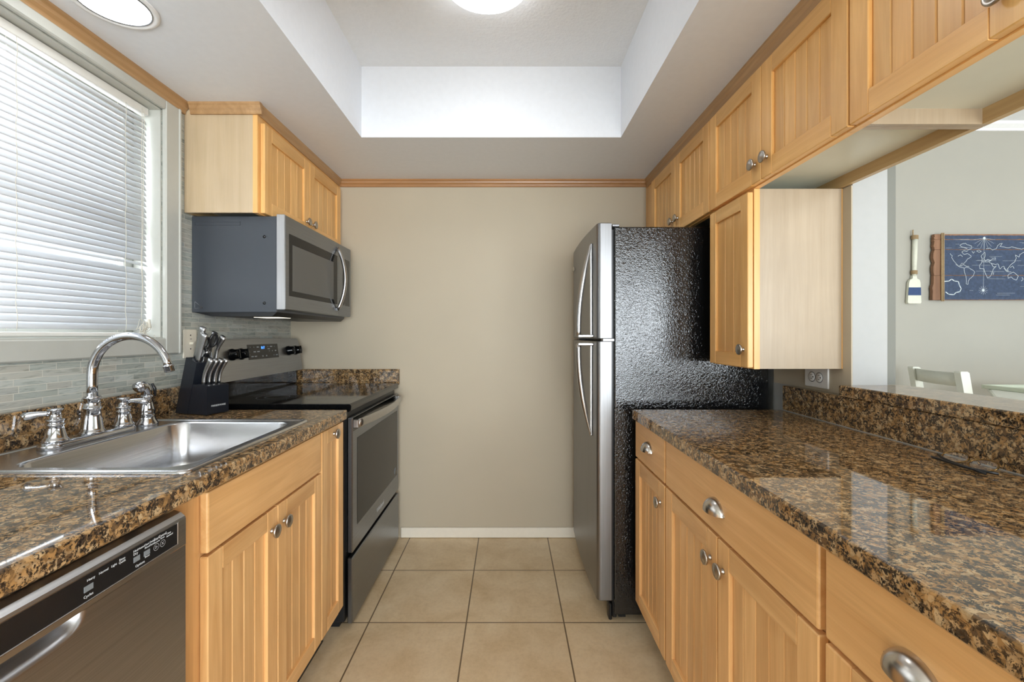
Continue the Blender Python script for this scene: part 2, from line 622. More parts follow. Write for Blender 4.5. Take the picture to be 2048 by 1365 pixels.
M_platew = plain('white_plate', srgb(236, 234, 230), 0.35)
M_slot = plain('slot_dark', srgb(50, 40, 35), 0.6)
M_chair = plain('white_chair_paint', srgb(214, 216, 206), 0.45)
M_rope = plain('jute_rope', srgb(160, 136, 102), 0.9, noise=0.25, nscale=300, bmp=0.6, bscale=350)
M_paddle = plain('paddle_white', srgb(212, 212, 196), 0.6, noise=0.04, nscale=60)
M_pblue = plain('paddle_blue', srgb(36, 62, 106), 0.6, noise=0.12, nscale=80)
M_signb = plain('sign_blue_paint', srgb(50, 64, 88), 0.7, noise=0.28, nscale=70)
M_signw = wood('sign_raw_wood', srgb(112, 78, 56), srgb(150, 112, 84), 'z', 0.7, 0.2, 0)
M_chalk = plain('sign_white_line', srgb(200, 208, 212), 0.8)
M_rubber = plain('grey_caulk', srgb(150, 148, 142), 0.6)
M_lens = thin_glass('spectacle_lens')
M_gold = plain('gold_wire', srgb(140, 112, 70), 0.25, 1.0)
M_lampglass = emis('frosted_lamp_glass', (0.95, 0.975, 1.0, 1), 6.2)
M_lampcan = emis('recessed_lamp_lens', (0.95, 0.98, 1.0, 1), 8.0)
M_hood = emis('hood_lamp_lens', (1, 0.92, 0.75, 1), 1.0)


def fridge_side(name):
    m, nt, b, _ = new_mat(name)
    mp, _ = coords(nt)
    b.inputs['Base Color'].default_value = srgb(17, 18, 20)
    b.inputs['Roughness'].default_value = 0.08
    b.inputs['Specular IOR Level'].default_value = 0.9
    vo = nd(nt, 'ShaderNodeTexVoronoi', Scale=260)
    n = nd(nt, 'ShaderNodeTexNoise', Scale=115, Detail=1.5, Roughness=0.5, Distortion=1.4)
    nt.links.new(mp.outputs[0], n.inputs['Vector'])
    nt.links.new(mp.outputs[0], vo.inputs['Vector'])
    bump(nt, b, n.outputs['Fac'], 1.0, 0.0011)
    return m


M_fside = fridge_side('textured_black_fridge')

# ------------------------------------------------------------------ room shell
WL, WR, WB, SOF, CEI = -1.30, 1.12, 2.627, 2.134, 2.466
REAR, DX = -3.2, 4.3


def sbox(name, mats, *a, org=None, **k):
    return structure(MB().box(*a, **k).build(name, mats, org=org))


sbox('floor', M_tile, -1.45, 4.45, REAR - 0.15, WB + 0.12, -0.08, 0, org=(0, 0, 0))
sbox('wall_back', M_wall, WL - 0.12, 1.233, WB, WB + 0.12, 0, CEI + 0.1)
sbox('wall_dining_back', M_wallD, 1.233, DX + 0.12, WB, WB + 0.12, 0, CEI + 0.1)
# left wall with window opening
WY0, WY1, WZ0, WZ1 = 0.33, 1.648, 1.197, 2.055
m = MB()
for a in ((REAR, WY0, 0, CEI + 0.1), (WY1, WB, 0, CEI + 0.1), (WY0, WY1, 0, WZ0), (WY0, WY1, WZ1, CEI + 0.1)):
    m.box(WL - 0.14, WL, a[0], a[1], a[2], a[3])
structure(m.build('wall_left', M_mosaic, org=(WL, 0, 0)))
# wall between kitchen and dining room with pass-through
m = MB()
OP0, OP1 = -0.35, 1.432
m.box(WR, 1.233, OP1, WB, 0, CEI)
m.box(WR, 1.233, -0.5, OP0, 0, CEI)
m.box(WR, 1.233, OP0, OP1, 0, 1.008)
m.box(WR, 1.233, OP0, OP1, 1.800, CEI)
structure(m.build('wall_right', [plain('pass_through_paint', srgb(170, 171, 170), 0.5)]))
# rear wall with patio door opening
m = MB()
m.box(WL - 0.14, -0.5, REAR - 0.12, REAR, 0, CEI + 0.1)
m.box(3.6, DX + 0.12, REAR - 0.12, REAR, 0, CEI + 0.1)
m.box(-0.5, 3.6, REAR - 0.12, REAR, 2.15, CEI + 0.1)
structure(m.build('wall_rear', M_wallD))
m = MB()
m.box(DX, DX + 0.12, REAR, -0.5, 0, CEI + 0.1)
m.box(DX, DX + 0.12, 1.7, WB, 0, CEI + 0.1)
m.box(DX, DX + 0.12, -0.5, 1.7, 0, 0.85)
m.box(DX, DX + 0.12, -0.5, 1.7, 2.15, CEI + 0.1)
structure(m.build('wall_dining_right', M_wallD))
# ceilings
RX0, RX1, RY0, RY1 = -0.688, 0.526, 0.94, 2.058
sbox('ceiling', M_popcorn, WL - 0.14, DX + 0.12, REAR - 0.12, WB + 0.12, CEI, CEI + 0.12, org=(0, 0, CEI))
m = MB()
SY0 = -0.5
for a in ((WL, RX0, SY0, WB), (RX1, WR, SY0, WB), (RX0, RX1, SY0, RY0), (RX0, RX1, RY1, WB)):
    m.box(a[0], a[1], a[2], a[3], SOF, CEI)
structure(m.build('ceiling_soffit', M_soffit))
# patio door frame and an unseen dining window added to light that room
m = MB()
for x in (-0.5, 0.86, 2.2, 3.54):
    m.box(x, x + 0.06, REAR - 0.09, REAR - 0.03, 0, 2.15)
m.box(-0.5, 3.6, REAR - 0.09, REAR - 0.03, 2.09, 2.15)
m.box(-0.5, 3.6, REAR - 0.09, REAR - 0.03, 0, 0.06)
structure(m.build('door_1', M_white))
structure(MB().box(-0.5, 3.6, REAR - 0.063, REAR - 0.057, 0.03, 2.12).build('window_2', M_glass))
m = MB()
for y in (-0.5, 0.57, 1.64):
    m.box(DX + 0.03, DX + 0.09, y, y + 0.06, 0.85, 2.15)
m.box(DX + 0.03, DX + 0.09, -0.5, 1.7, 0.85, 0.91)
m.box(DX + 0.03, DX + 0.09, -0.5, 1.7, 2.09, 2.15)
structure(m.build('added_window_3', M_white))
# baseboards
sbox('baseboard_back', M_base, -0.64, 0.44, WB - 0.013, WB, 0.002, 0.062, bev=0.003)
sbox('baseboard_dining', M_white, 1.234, DX, WB - 0.013, WB, 0.002, 0.09, bev=0.003)


# crown mouldings
def crown_profile(out, h=0.043, p=0.022):
    """(offset from wall, z) pairs"""
    z = SOF
    return [(0, z), (out * p, z), (out * p, z - 0.007), (out * p * 0.78, z - 0.012), (out * p * 0.70, z - 0.022),
            (out * p * 0.42, z - 0.030), (out * p * 0.36, z - 0.034), (out * p * 0.36, z - h), (0, z - h)]


m = MB().prism([(WL + a, z) for a, z in crown_profile(1, p=0.03)], 'y', SY0, 1.758)
structure(m.build('trim_1', M_trim))
m = MB().prism([(WB + a, z) for a, z in crown_profile(-1)], 'x', -1.02, 0.825)
structure(m.build('trim_2', M_trimX))
# crown of the dining room
m = MB().prism([(WB, 2.466), (WB - 0.05, 2.466), (WB - 0.045, 2.452), (WB - 0.02, 2.436), (WB - 0.012, 2.425), (WB, 2.425)], 'x', 1.234, DX)
structure(m.build('trim_3', M_white))
sbox('shaded_wall_edge', plain('corner_shade_grey', srgb(116, 117, 110), 0.6), 1.2335, 1.2605, 1.4325, 1.452, 1.047, CEI - 0.001)  # strip for the wall edge beyond the jamb, its shade painted in as grey
# painted beige return of the pass-through wall (kitchen face beside the cabinet)
structure(MB().box(1.116, WR, 1.4325, 1.85, 1.01, 1.697).build('wall_right_face', M_wall))

# ------------------------------------------------------------------ window over the sink
m = MB()
for a in ((WY0, WY0 + 0.05, WZ0, WZ1), (WY1 - 0.04, WY1, WZ0, WZ1), (WY0 + 0.05, WY1 - 0.04, WZ0, WZ0 + 0.04),
          (WY0 + 0.05, WY1 - 0.04, WZ1 - 0.04, WZ1), (WY0 + 0.05, WY1 - 0.04, 1.60, 1.64)):
    m.box(-1.437, -1.405, *a, bev=0.003)
w1 = structure(m.build('window_1', M_casing))
pane = MB().box(-1.423, -1.419, WY0 + 0.05, WY1 - 0.04, WZ0 + 0.04, WZ1 - 0.04).build('pane', M_glass, w1)
# casing, mitred frame on the wall
m = MB()
c = 0.075
prof_w = 0.018
m.box(WL, WL + prof_w, WY1, WY1 + c, WZ0 - 0.06, WZ1 + 0.036, bev=0.004)
m.box(WL, WL + prof_w, WY0 - c, WY0, WZ0 - 0.06, WZ1 + 0.036, bev=0.004)
m.box(WL, WL + prof_w, WY0, WY1, WZ1, WZ1 + 0.036, bev=0.004)
m.box(WL, WL + prof_w, WY0, WY1, WZ0 - 0.06, WZ0, bev=0.004)
m.box(WL - 0.002, WL + prof_w + 0.004, WY1 + c - 0.012, WY1 + c, WZ0 - 0.06, WZ1 + 0.036, bev=0.003)
m.box(WL - 0.10, WL + 0.004, WY0, WY1, WZ0 - 0.005, WZ0 + 0.004, bev=0.001)
m.box(WL - 0.10, WL + 0.0, WY1 - 0.006, WY1, WZ0, WZ1, bev=0.001)
m.box(WL - 0.10, WL + 0.0, WY0, WY0 + 0.006, WZ0, WZ1, bev=0.001)
m.box(WL - 0.10, WL + 0.0, WY0, WY1, WZ1 - 0.006, WZ1, bev=0.001)
structure(m.build('trim_4', M_casing))

bl = thing('window_blind', (-1.345, 0.98, 2.02), 'white slatted window blind hanging closed over the sink window', 'blind')
BX = -1.345
BY0, BY1 = WY0 + 0.012, WY1 - 0.020
MB().box(BX - 0.014, BX + 0.014, BY0, BY1, 2.018, 2.046, bev=0.002).build('headrail', M_rail, bl)
m = MB()
z = 1.238
k = 0
while z < 2.012:
    op = 1.12
    if 1.452 < z < 1.472:
        op = 0.6
        z += 0.008
    dz, dx = 0.0125 * math.sin(op), 0.0125 * math.cos(op)
    sag = 0.0
    rr = random.uniform(-0.0006, 0.0006)
    n = 5
    rows = []
    for i in range(n + 1):
        t = -1 + 2 * i / n
        crown = 0.0018 * (1 - t * t)
        # room-side edge is the lower edge
        X = BX - dx * t + crown * math.sin(op)
        Z = z + rr + dz * t + crown * math.cos(op)
        rows.append((X, Z))
    vs, fs = [], []
    for (X, Z) in rows:
        vs += [(X, BY0, Z), (X, BY1, Z)]
    for i in range(n):
        fs.append((2 * i, 2 * i + 1, 2 * i + 3, 2 * i + 2))
    m.add(vs, fs, 0, True)
    z += 0.0203
sl = m.build('slats', M_slat, bl, fixn=False)
so = sl.modifiers.new('thickness', 'SOLIDIFY')
so.thickness = 0.0004
MB().box(BX - 0.012, BX + 0.012, BY0, BY1 - 0.004, 1.204, 1.218, bev=0.004, seg=2).build('bottom_rail', M_rail, bl)
for y in (0.62, 1.19, 1.53):
    mm = MB()
    for dx in (0.0145, -0.0145):
        pts = [(BX + dx + 0.0015 * math.sin(q * 3.1), y + 0.002 * math.sin(q * 1.7), 2.02 - q * 0.04) for q in range(21)]
        mm.tube(pts, 0.0008, 5)
    mm.build('ladder_cord', M_cord, bl)
mm = MB()
for dy in (0, 0.010):
    pts = [(BX + 0.024 + 0.001 * math.sin(q), 1.585 + dy * (1 - q / 24) + 0.0015 * math.sin(q * 0.7), 2.03 - q * 0.0325) for q in range(25)]
    mm.tube(pts, 0.0009, 5)
pc = mm.build('pull_cord', M_cord, bl)
mm = MB()
rs = random.Random(3)
for q in range(9):
    c0 = Vector((BX + 0.028 + rs.uniform(-.004, .006), 1.585 + rs.uniform(-.014, .016), 1.232 + rs.uniform(-.018, .02)))
    rx, rz = rs.uniform(.008, .018), rs.uniform(.010, .022)
    ph = rs.uniform(0, PI)
    pts = [c0 + Vector((0.004 * math.sin(t * 2 + ph), rx * math.cos(t), rz * math.sin(t + ph * .3))) for t in [i * 2 * PI / 14 for i in range(15)]]
    mm.tube(pts, 0.0009, 5)
mm.tube([(BX + 0.03, 1.590, 1.225), (BX + 0.052, 1.592, 1.19), (BX + 0.066, 1.598, 1.150), (BX + 0.066, 1.604, 1.138), (BX + 0.067, 1.612, 1.150), (BX + 0.052, 1.606, 1.21)], 0.0009, 5)
mm.build('cord_tangle', M_cord, pc)
MB().lathe([(0.0001, 0.032), (0.004, 0.031), (0.005, 0.02), (0.0075, 0.002), (0.006, 0.0), (0.0001, 0.0)], (BX + 0.032, 1.607, 1.235)).build('tassel', M_cord, pc)

# ------------------------------------------------------------------ cabinet parts


def knob(x, y, z, s, root, mat=None, r=0.0185):
    """round knob with a ringed face, projecting along s*x"""
    ax = 'x' if s > 0 else '-x'
    MB().lathe([(0.0065, 0), (0.0065, 0.002), (0.0045, 0.005), (0.0045, 0.011), (r * 0.9, 0.013), (r, 0.016), (r * 0.97, 0.019),
                (r * 0.80, 0.0205), (r * 0.74, 0.0200), (r * 0.62, 0.0212), (r * 0.3, 0.0228), (0.0001, 0.0232)],
               (x, y, z), ax, 24).build('knob', mat or M_pewter, root)


def cup_pull(x, y, z, s, root):
    """half-dome bin pull, open below"""
    m = MB()
    W, H, D = 0.040, 0.034, 0.028
    nu, nv = 20, 10

    # quarter ellipsoid shell: width along y, height up, depth out
    def shell(k):
        def f(u, v):
            a = PI * u          # from one side over to the other
            b = PI / 2 * v      # from the wall outwards
            yy = W * k * math.cos(a)
            rr = math.sin(a)
            return (x + s * (D * k * rr * math.sin(b)), y + yy, z - 0.010 + H * k * rr * math.cos(b))
        return f
    m.grid(shell(1.0), nu, nv)
    m.grid(shell(0.93), nu, nv)
    m.box(x, x + s * 0.0012, y - W, y + W, z - 0.0105, z - 0.008)
    # mounting ears
    m.lathe([(0.0001, 0), (0.004, 0), (0.004, 0.002), (0.0001, 0.003)], (x, y - W - 0.001, z - 0.006), 'x' if s > 0 else '-x', 10)
    m.lathe([(0.0001, 0), (0.004, 0), (0.004, 0.002), (0.0001, 0.003)], (x, y + W + 0.001, z - 0.006), 'x' if s > 0 else '-x', 10)
    m.build('cup_pull', M_nickel, root)


TH = 0.019


def bead_door(y0, y1, z0, z1, xf, s, root, nb=5, mv=None, mh=None, knobat=None, sw=0.055):
    """panelled door with tongue-and-groove boards; xf is the front plane, s the way it faces"""
    mv, mh = mv or M_woodV, mh or M_woodH
    m = MB()
    xb = xf - s * TH
    g = 0.0015
    y0, y1 = y0 + g, y1 - g
    m.box(xb, xf, y0, y0 + sw, z0, z1, bev=0.0022, mat=0)
    m.box(xb, xf, y1 - sw, y1, z0, z1, bev=0.0022, mat=0)
    m.box(xb, xf, y0 + sw, y1 - sw, z0, z0 + sw, bev=0.0012, mat=1)
    m.box(xb, xf, y0 + sw, y1 - sw, z1 - sw, z1, bev=0.0012, mat=1)
    a, b = y0 + sw, y1 - sw
    w = (b - a) / nb
    for i in range(nb):
        m.box(xb + s * 0.003, xf - s * 0.0085, a + i * w + 0.0004, a + (i + 1) * w - 0.0004, z0 + sw - 0.002, z1 - sw + 0.002, bev=0.0026, mat=0)
    m.box(xb + s * 0.001, xb + s * 0.004, a, b, z0 + sw, z1 - sw, mat=2)
    d = m.build('door', [mv, mh, M_groove], root)
    if knobat:
        knob(xf, knobat[0], knobat[1], s, d)
    return d


def slab_drawer(y0, y1, z0, z1, xf, s, root, mh=None, pull=None, name='drawer'):
    xb = xf - s * TH
    d = MB().box(xb, xf, y0 + 0.0015, y1 - 0.0015, z0, z1, bev=0.004, seg=2).build(name, mh or M_woodH, root)
    if pull:
        cup_pull(xf, pull[0], pull[1], s, d)
    return d


# ---------------- right base cabinets
XR = 0.51


def base_cab(y0, y1, s, xf, label, wall_x, mv, mh, name='base_cabinet', group=None, kick=True):
    xb = xf - s * (TH + 0.001)
    r = thing(name, ((xb + wall_x) / 2, (y0 + y1) / 2, 0), label, 'cabinet', group)
    MB().box(xb - s * 0.02, wall_x, y0 + 0.001, y1 - 0.001, 0.10, 0.872).build('carcass', M_panelY, r)
    m = MB()
    xi = xb - s * 0.02
    m.box(xi, xb, y0 + 0.001, y0 + 0.035, 0.115, 0.872, mat=0)
    m.box(xi, xb, y1 - 0.035, y1 - 0.001, 0.115, 0.872, mat=0)
    m.box(xi, xb, y0 + 0.035, y1 - 0.035, 0.835, 0.872, mat=1)
    m.box(xi, xb, y0 + 0.035, y1 - 0.035, 0.115, 0.16, mat=1)
    m.box(xi, xb, y0 + 0.035, y1 - 0.035, 0.695, 0.735, mat=1)
    m.build('face_frame', [mv, mh], r)
    MB().box(xb - s * 0.075, xb - s * 0.06, y0 + 0.001, y1 - 0.001, 0.001, 0.10).build('toe_kick', M_blackM, r)
    return r


GB = 'base cabinets under the right worktop'
YR = [1.770, 1.434, 0.717, 0.385]
r = base_cab(YR[1], YR[0], -1, XR, 'narrow maple base cabinet with one drawer and one door beside the refrigerator', 1.115, M_lowV, M_lowH, group=GB)
slab_drawer(YR[1] + .004, YR[0], 0.722, 0.868, XR, -1, r, M_lowH, pull=(1.600, 0.797))
bead_door(YR[1] + .004, YR[0], 0.142, 0.714, XR, -1, r, 5, M_lowV, M_lowH, knobat=(1.475, 0.648))
r = base_cab(YR[2], YR[1], -1, XR, 'wide maple base cabinet with full width drawer above two beadboard doors', 1.115, M_lowV, M_lowH, group=GB)
slab_drawer(YR[2] + .006, YR[1] - .004, 0.722, 0.868, XR, -1, r, M_lowH, pull=(1.082, 0.785))
bead_door(1.0765, YR[1] - .004, 0.142, 0.714, XR, -1, r, 5, M_lowV, M_lowH, knobat=(1.111, 0.648))
bead_door(YR[2] + .006, 1.0745, 0.142, 0.714, XR, -1, r, 5, M_lowV, M_lowH, knobat=(1.044, 0.648))
r = base_cab(YR[3], YR[2], -1, XR, 'maple base cabinet at the lower right corner, nearest the viewer on the right', 1.115, M_lowV, M_lowH, group=GB)
slab_drawer(YR[3] + .006, YR[2] - .006, 0.722, 0.868, XR, -1, r, M_lowH, pull=(0.552, 0.785))
bead_door(YR[3] + .006, YR[2] - .006, 0.142, 0.714, XR, -1, r, 5, M_lowV, M_lowH, knobat=(0.42, 0.648))

r = base_cab(-0.345, YR[3], -1, XR, 'maple base cabinet carrying the near end of the right worktop beside the viewer', 1.115, M_lowV, M_lowH, group=GB)
slab_drawer(-0.34, YR[3] - .004, 0.722, 0.868, XR, -1, r, M_lowH, pull=(0.02, 0.785))
bead_door(-0.34, 0.0195, 0.142, 0.714, XR, -1, r, 5, M_lowV, M_lowH, knobat=(-0.013, 0.648))
bead_door(0.0205, YR[3] - .004, 0.142, 0.714, XR, -1, r, 5, M_lowV, M_lowH, knobat=(0.053, 0.648))

# ---------------- granite worktops
def slab_profile(x_front, x_back, s, z0=0.876, z1=0.914, ch=0.004):
    """cross-section in x,z with eased front edge; s is the way the front faces"""
    return [(x_back, z0), (x_front - s * ch, z0), (x_front, z0 + ch), (x_front, z1 - ch), (x_front - s * ch * 0.4, z1 - ch * 0.4), (x_front - s * ch, z1), (x_back, z1)]


m = MB()
m.prism(slab_profile(0.489, 1.117, -1), 'y', -0.35, 1.737)
tag(m.build('granite_worktop', M_granite), 'brown speckled granite worktop along the right side under the pass-through', 'worktop', 'granite worktops')
m = MB()
m.prism([(1.078, 0.9145), (1.118, 0.9145), (1.118, 1.0105), (1.081, 1.0105), (1.078, 1.0075)], 'y', -0.35, 1.730)
tag(m.build('granite_backsplash', M_granite), 'low granite splash strip along the back of the right worktop under the bar ledge', 'backsplash', 'granite splash strips')
m = MB()
m.prism([(1.075, 1.0115), (1.285, 1.0115), (1.285, 1.046), (1.078, 1.046), (1.075, 1.043)], 'y', -0.34, 1.4305)
tag(m.build('granite_bar_ledge', M_granite), 'raised granite bar ledge lying on the sill of the pass-through', 'bar ledge')
sealm = MB().box(1.0745, 1.0775, -0.35, 1.73, 0.9142, 0.9165)
structure(sealm.build('trim_5', M_rubber))

# left worktop with the sink cut-out
SX0, SX1, SY_0, SY_1 = -1.225, -0.70, 0.950, 1.495
m = MB()
m.prism(slab_profile(-0.637, SX1, 1), 'y', -0.35, 1.735)
m.box(-1.297, SX0, -0.35, 1.735, 0.876, 0.914)
m.box(SX0, SX1, -0.35, SY_0, 0.876, 0.914)
m.box(SX0, SX1, SY_1, 1.735, 0.876, 0.914)
tag(m.build('granite_worktop', M_granite), 'brown speckled granite worktop on the left around the steel sink', 'worktop', 'granite worktops')
m = MB()
m.prism([(-1.298, 0.9145), (-1.275, 0.9145), (-1.275, 1.006), (-1.278, 1.009), (-1.298, 1.009)], 'y', -0.35, 1.79)
tag(m.build('granite_backsplash', M_granite), 'low granite splash strip on the tiled wall behind the faucet', 'backsplash', 'granite splash strips')
m = MB()
m.box(-1.298, -0.648, 2.602, 2.625, 0.915, 1.006, bev=0.002)
tag(m.build('granite_backsplash', M_granite), 'short granite splash strip on the far wall behind the stove', 'backsplash', 'granite splash strips')

# ---------------- left base cabinets
XL = -0.65
GL = 'base cabinets under the left worktop'
r = base_cab(1.532, 1.733, 1, XL, 'narrow full height maple cabinet between the sink cabinet and the stove', -1.295, M_lowV, M_lowH, group=GL)
d = bead_door(1.532, 1.733, 0.142, 0.868, XL, 1, r, 2, M_lowV, M_lowH, sw=0.05)
knob(XL, 1.635, 0.842, 1, d)
# sink base is hollow so the bowl can hang in it
r = thing('sink_cabinet', (-0.98, 1.20, 0), 'maple sink cabinet with false drawer panel above two beadboard doors', 'cabinet', GL)
xb = XL - TH - 0.001
m = MB()
m.box(-1.295, xb - 0.02, 0.872, 0.888, 0.10, 0.872)
m.box(-1.295, xb - 0.02, 1.514, 1.530, 0.10, 0.872)
m.box(-1.295, xb - 0.02, 0.888, 1.514, 0.10, 0.116)
m.build('carcass', M_panelY, r)
m = MB()
m.box(xb - 0.02, xb, 0.872, 0.968, 0.115, 0.874, mat=0)
m.box(xb - 0.02, xb, 1.495, 1.530, 0.115, 0.874, mat=0)
m.box(xb - 0.02, xb, 0.968, 1.495, 0.835, 0.874, mat=1)
m.box(xb - 0.02, xb, 0.968, 1.495, 0.115, 0.16, mat=1)
m.box(xb - 0.02, xb, 0.968, 1.495, 0.70, 0.75, mat=1)
m.build('face_frame', [M_lowV, M_lowH], r)
MB().box(xb - 0.075, xb - 0.06, 0.872, 1.530, 0.001, 0.10).build('toe_kick', M_blackM, r)
slab_drawer(0.950, 1.528, 0.735, 0.868, XL, 1, r, M_lowH, name='false_drawer')
bead_door(0.950, 1.2385, 0.142, 0.728, XL, 1, r, 4, M_lowV, M_lowH, knobat=(1.206, 0.672), sw=0.05)
bead_door(1.2395, 1.528, 0.142, 0.728, XL, 1, r, 4, M_lowV, M_lowH, knobat=(1.272, 0.672), sw=0.05)
r = base_cab(-0.345, 0.262, 1, XL, 'maple base cabinet on the near side of the dishwasher', -1.295, M_lowV, M_lowH, group=GL)
slab_drawer(-0.34, 0.258, 0.735, 0.868, XL, 1, r, M_lowH, pull=(-0.04, 0.79))
bead_door(-0.34, -0.0415, 0.142, 0.728, XL, 1, r, 4, M_lowV, M_lowH, knobat=(-0.072, 0.672), sw=0.05)
bead_door(-0.0405, 0.258, 0.142, 0.728, XL, 1, r, 4, M_lowV, M_lowH, knobat=(-0.010, 0.672), sw=0.05)
# ---------------- right wall cabinets
XU = 0.80
DZ0, DZ1 = 1.702, 2.066


def wall_cab(y0, y1, s, xf, wall_x, label, z0=1.70, z1=2.1335, group=None, name='wall_cabinet', sideY=None):
    xb = xf - s * (TH + 0.001)
    r = thing(name, ((xb + wall_x) / 2, (y0 + y1) / 2, z0), label, 'cabinet', group)
    m = MB()
    xi = xb - s * 0.019
    m.box(xi, wall_x, y0 + 0.0005, y0 + 0.013, z0, z1, mat=0)
    m.box(xi, wall_x, y1 - 0.013, y1 - 0.0005, z0, z1, mat=0)
    m.box(xi, wall_x, y0 + 0.013, y1 - 0.013, z0 + 0.036, z0 + 0.048, mat=2)
    m.box(xi, wall_x, y0 + 0.013, y1 - 0.013, z1 - 0.015, z1, mat=2)
    m.box(wall_x + s * 0.017, wall_x, y0 + 0.013, y1 - 0.013, z0 - 0.0, z0 + 0.036, mat=1)
    m.box(wall_x + s * 0.006, wall_x, y0 + 0.013, y1 - 0.013, z0 + 0.048, z1 - 0.015, mat=0)
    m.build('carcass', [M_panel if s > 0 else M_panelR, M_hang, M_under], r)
    m = MB()
    m.box(xi, xb, y0, y0 + 0.03, z0 - 0.001, z1, mat=0)
    m.box(xi, xb, y1 - 0.03, y1, z0 - 0.001, z1, mat=0)
    m.box(xi, xb, y0 + 0.03, y1 - 0.03, z0 - 0.001, z0 + 0.035, mat=1)
    m.box(xi, xb, y0 + 0.03, y1 - 0.03, z1 - 0.07, z1, mat=1)
    m.build('face_frame', [M_woodV, M_woodH], r)
    return r


YU = [2.470, 2.113, 1.755, 1.395, 1.036, 0.677, 0.318]
GU = 'upper cabinets along the right side'
uw = [(0, 'maple upper cabinet above the refrigerator with two beadboard doors'),
      (2, 'middle maple upper cabinet of the right row, with two beadboard doors'),
      (4, 'maple upper cabinet nearest the viewer at the top right corner of the photo')]
for i, lab in uw:
    r = wall_cab(YU[i + 2] + 0.0005, YU[i] - 0.0005, -1, XU, 1.1185, lab, group=GU)
    bead_door(YU[i + 1], YU[i] - 0.001, DZ0, DZ1, XU, -1, r, 5, knobat=(YU[i + 1] + 0.033, 1.762))
    bead_door(YU[i + 2] + 0.001, YU[i + 1], DZ0, DZ1, XU, -1, r, 5, knobat=(YU[i + 1] - 0.033, 1.762))
    if i == 0:
        MB().box(0.8205, 0.8395, 2.4702, 2.6255, 1.70, 2.1335).build('filler_strip', M_woodV, r)
# the low wall cabinet beside the refrigerator
r = wall_cab(1.469, 1.752, -1, XU, 1.112, 'short maple wall cabinet with pale side hanging under the upper row by the refrigerator', z0=1.096, z1=1.698)
bead_door(1.470, 1.750, 1.099, 1.688, XU, -1, r, 3, knobat=(1.497, 1.160), sw=0.048)
MB().box(1.1125, 1.1155, 1.469, 1.752, 1.096, 1.698).build('scribe_strip', M_woodV, r)

# crown over the right uppers
m = MB()
m.prism([(0.8205 + a * 1.0, z) for a, z in crown_profile(-1, h=0.055, p=0.014)], 'y', 0.318, 2.604)
structure(m.build('trim_6', M_trim))

# ---------------- left wall cabinet over the microwave
XLU = -0.985
r = wall_cab(1.762, 2.598, 1, XLU, -1.2985, 'maple upper cabinet with two beadboard doors above the microwave')
bead_door(1.777, 2.180, DZ0, DZ1, XLU, 1, r, 5, knobat=(2.147, 1.762))
bead_door(2.182, 2.585, DZ0, DZ1, XLU, 1, r, 5, knobat=(2.215, 1.762))
MB().box(-1.024, -1.0055, 2.5985, 2.6255, 1.70, 2.1335).build('filler_strip', M_woodV, r)
m = MB()
m.prism([(-1.0045 + a, z) for a, z in crown_profile(1, p=0.016)], 'y', 1.7605, 2.604)
m.prism([(1.7605 + a, z) for a, z in crown_profile(-1, p=0.02)], 'x', -1.2695, -0.985)
structure(m.build('trim_7', [M_trim]))

# ------------------------------------------------------------------ refrigerator
fr = thing('refrigerator', (0.75, 2.195, 0), 'tall refrigerator with stainless doors and textured black side', 'refrigerator')
FY0, FY1 = 1.85, 2.54
m = MB()
m.box(0.445, 1.095, FY0, FY1, 0.03, 1.665, bev=0.006, seg=2)
m.build('body', M_fside, fr)
MB().box(0.4345, 0.4445, FY0 + 0.012, FY1 - 0.012, 0.085, 1.655).build('door_gasket', M_blackM, fr)
m = MB()
m.box(0.47, 0.50, FY0 + 0.03, FY1 - 0.03, 0.004, 0.03)
m.box(0.440, 0.458, FY0 + 0.01, FY1 - 0.01, 0.012, 0.08, bev=0.004)
m.build('base_grille', M_blackM, fr)
MB().box(0.425, 0.4385, FY0 + 0.012, FY0 + 0.05, 0.0, 0.07, bev=0.004).build('foot', M_blackM, fr)
for y in (FY0 + 0.06, FY1 - 0.06):
    MB().lathe([(0.018, 0), (0.018, 0.03)], (1.04, y, 0.0), 'z', 12).build('foot', M_blackM, fr)


def fridge_door(z0, z1):
    """bowed door slab, plan outline extruded upward"""
    P = []
    n = 18
    ya, yb = FY0 + 0.002, FY1 - 0.002
    rad = 0.018
    P.append((0.434, ya))
    for i in range(7):
        a = PI / 2 * i / 6
        P.append((0.373 + rad - rad * math.sin(a), ya + rad - rad * math.cos(a)))
    for i in range(1, n):
        t = i / n
        y = ya + rad + (yb - ya - 2 * rad) * t
        P.append((0.373 - 0.010 * math.sin(PI * t), y))
    for i in range(7):
        a = PI / 2 * i / 6
        P.append((0.373 + rad - rad * math.cos(a), yb - rad + rad * math.sin(a)))
    P.append((0.434, yb))
    cx, cy = 0.405, (ya + yb) / 2
    ins = [(cx + (x - cx) * 0.90, cy + (y - cy) * 0.992) for x, y in P]
    rr = [[(x, y, z0) for x, y in ins], [(x, y, z0 + 0.003) for x, y in P], [(x, y, z1 - 0.003) for x, y in P], [(x, y, z1) for x, y in ins]]
    return MB().rings(rr, 0, True, True)


def smooth_angle(o, ang=40):
    me = o.data
    try:
        me.set_sharp_from_angle(angle=math.radians(ang))
    except Exception:
        pass


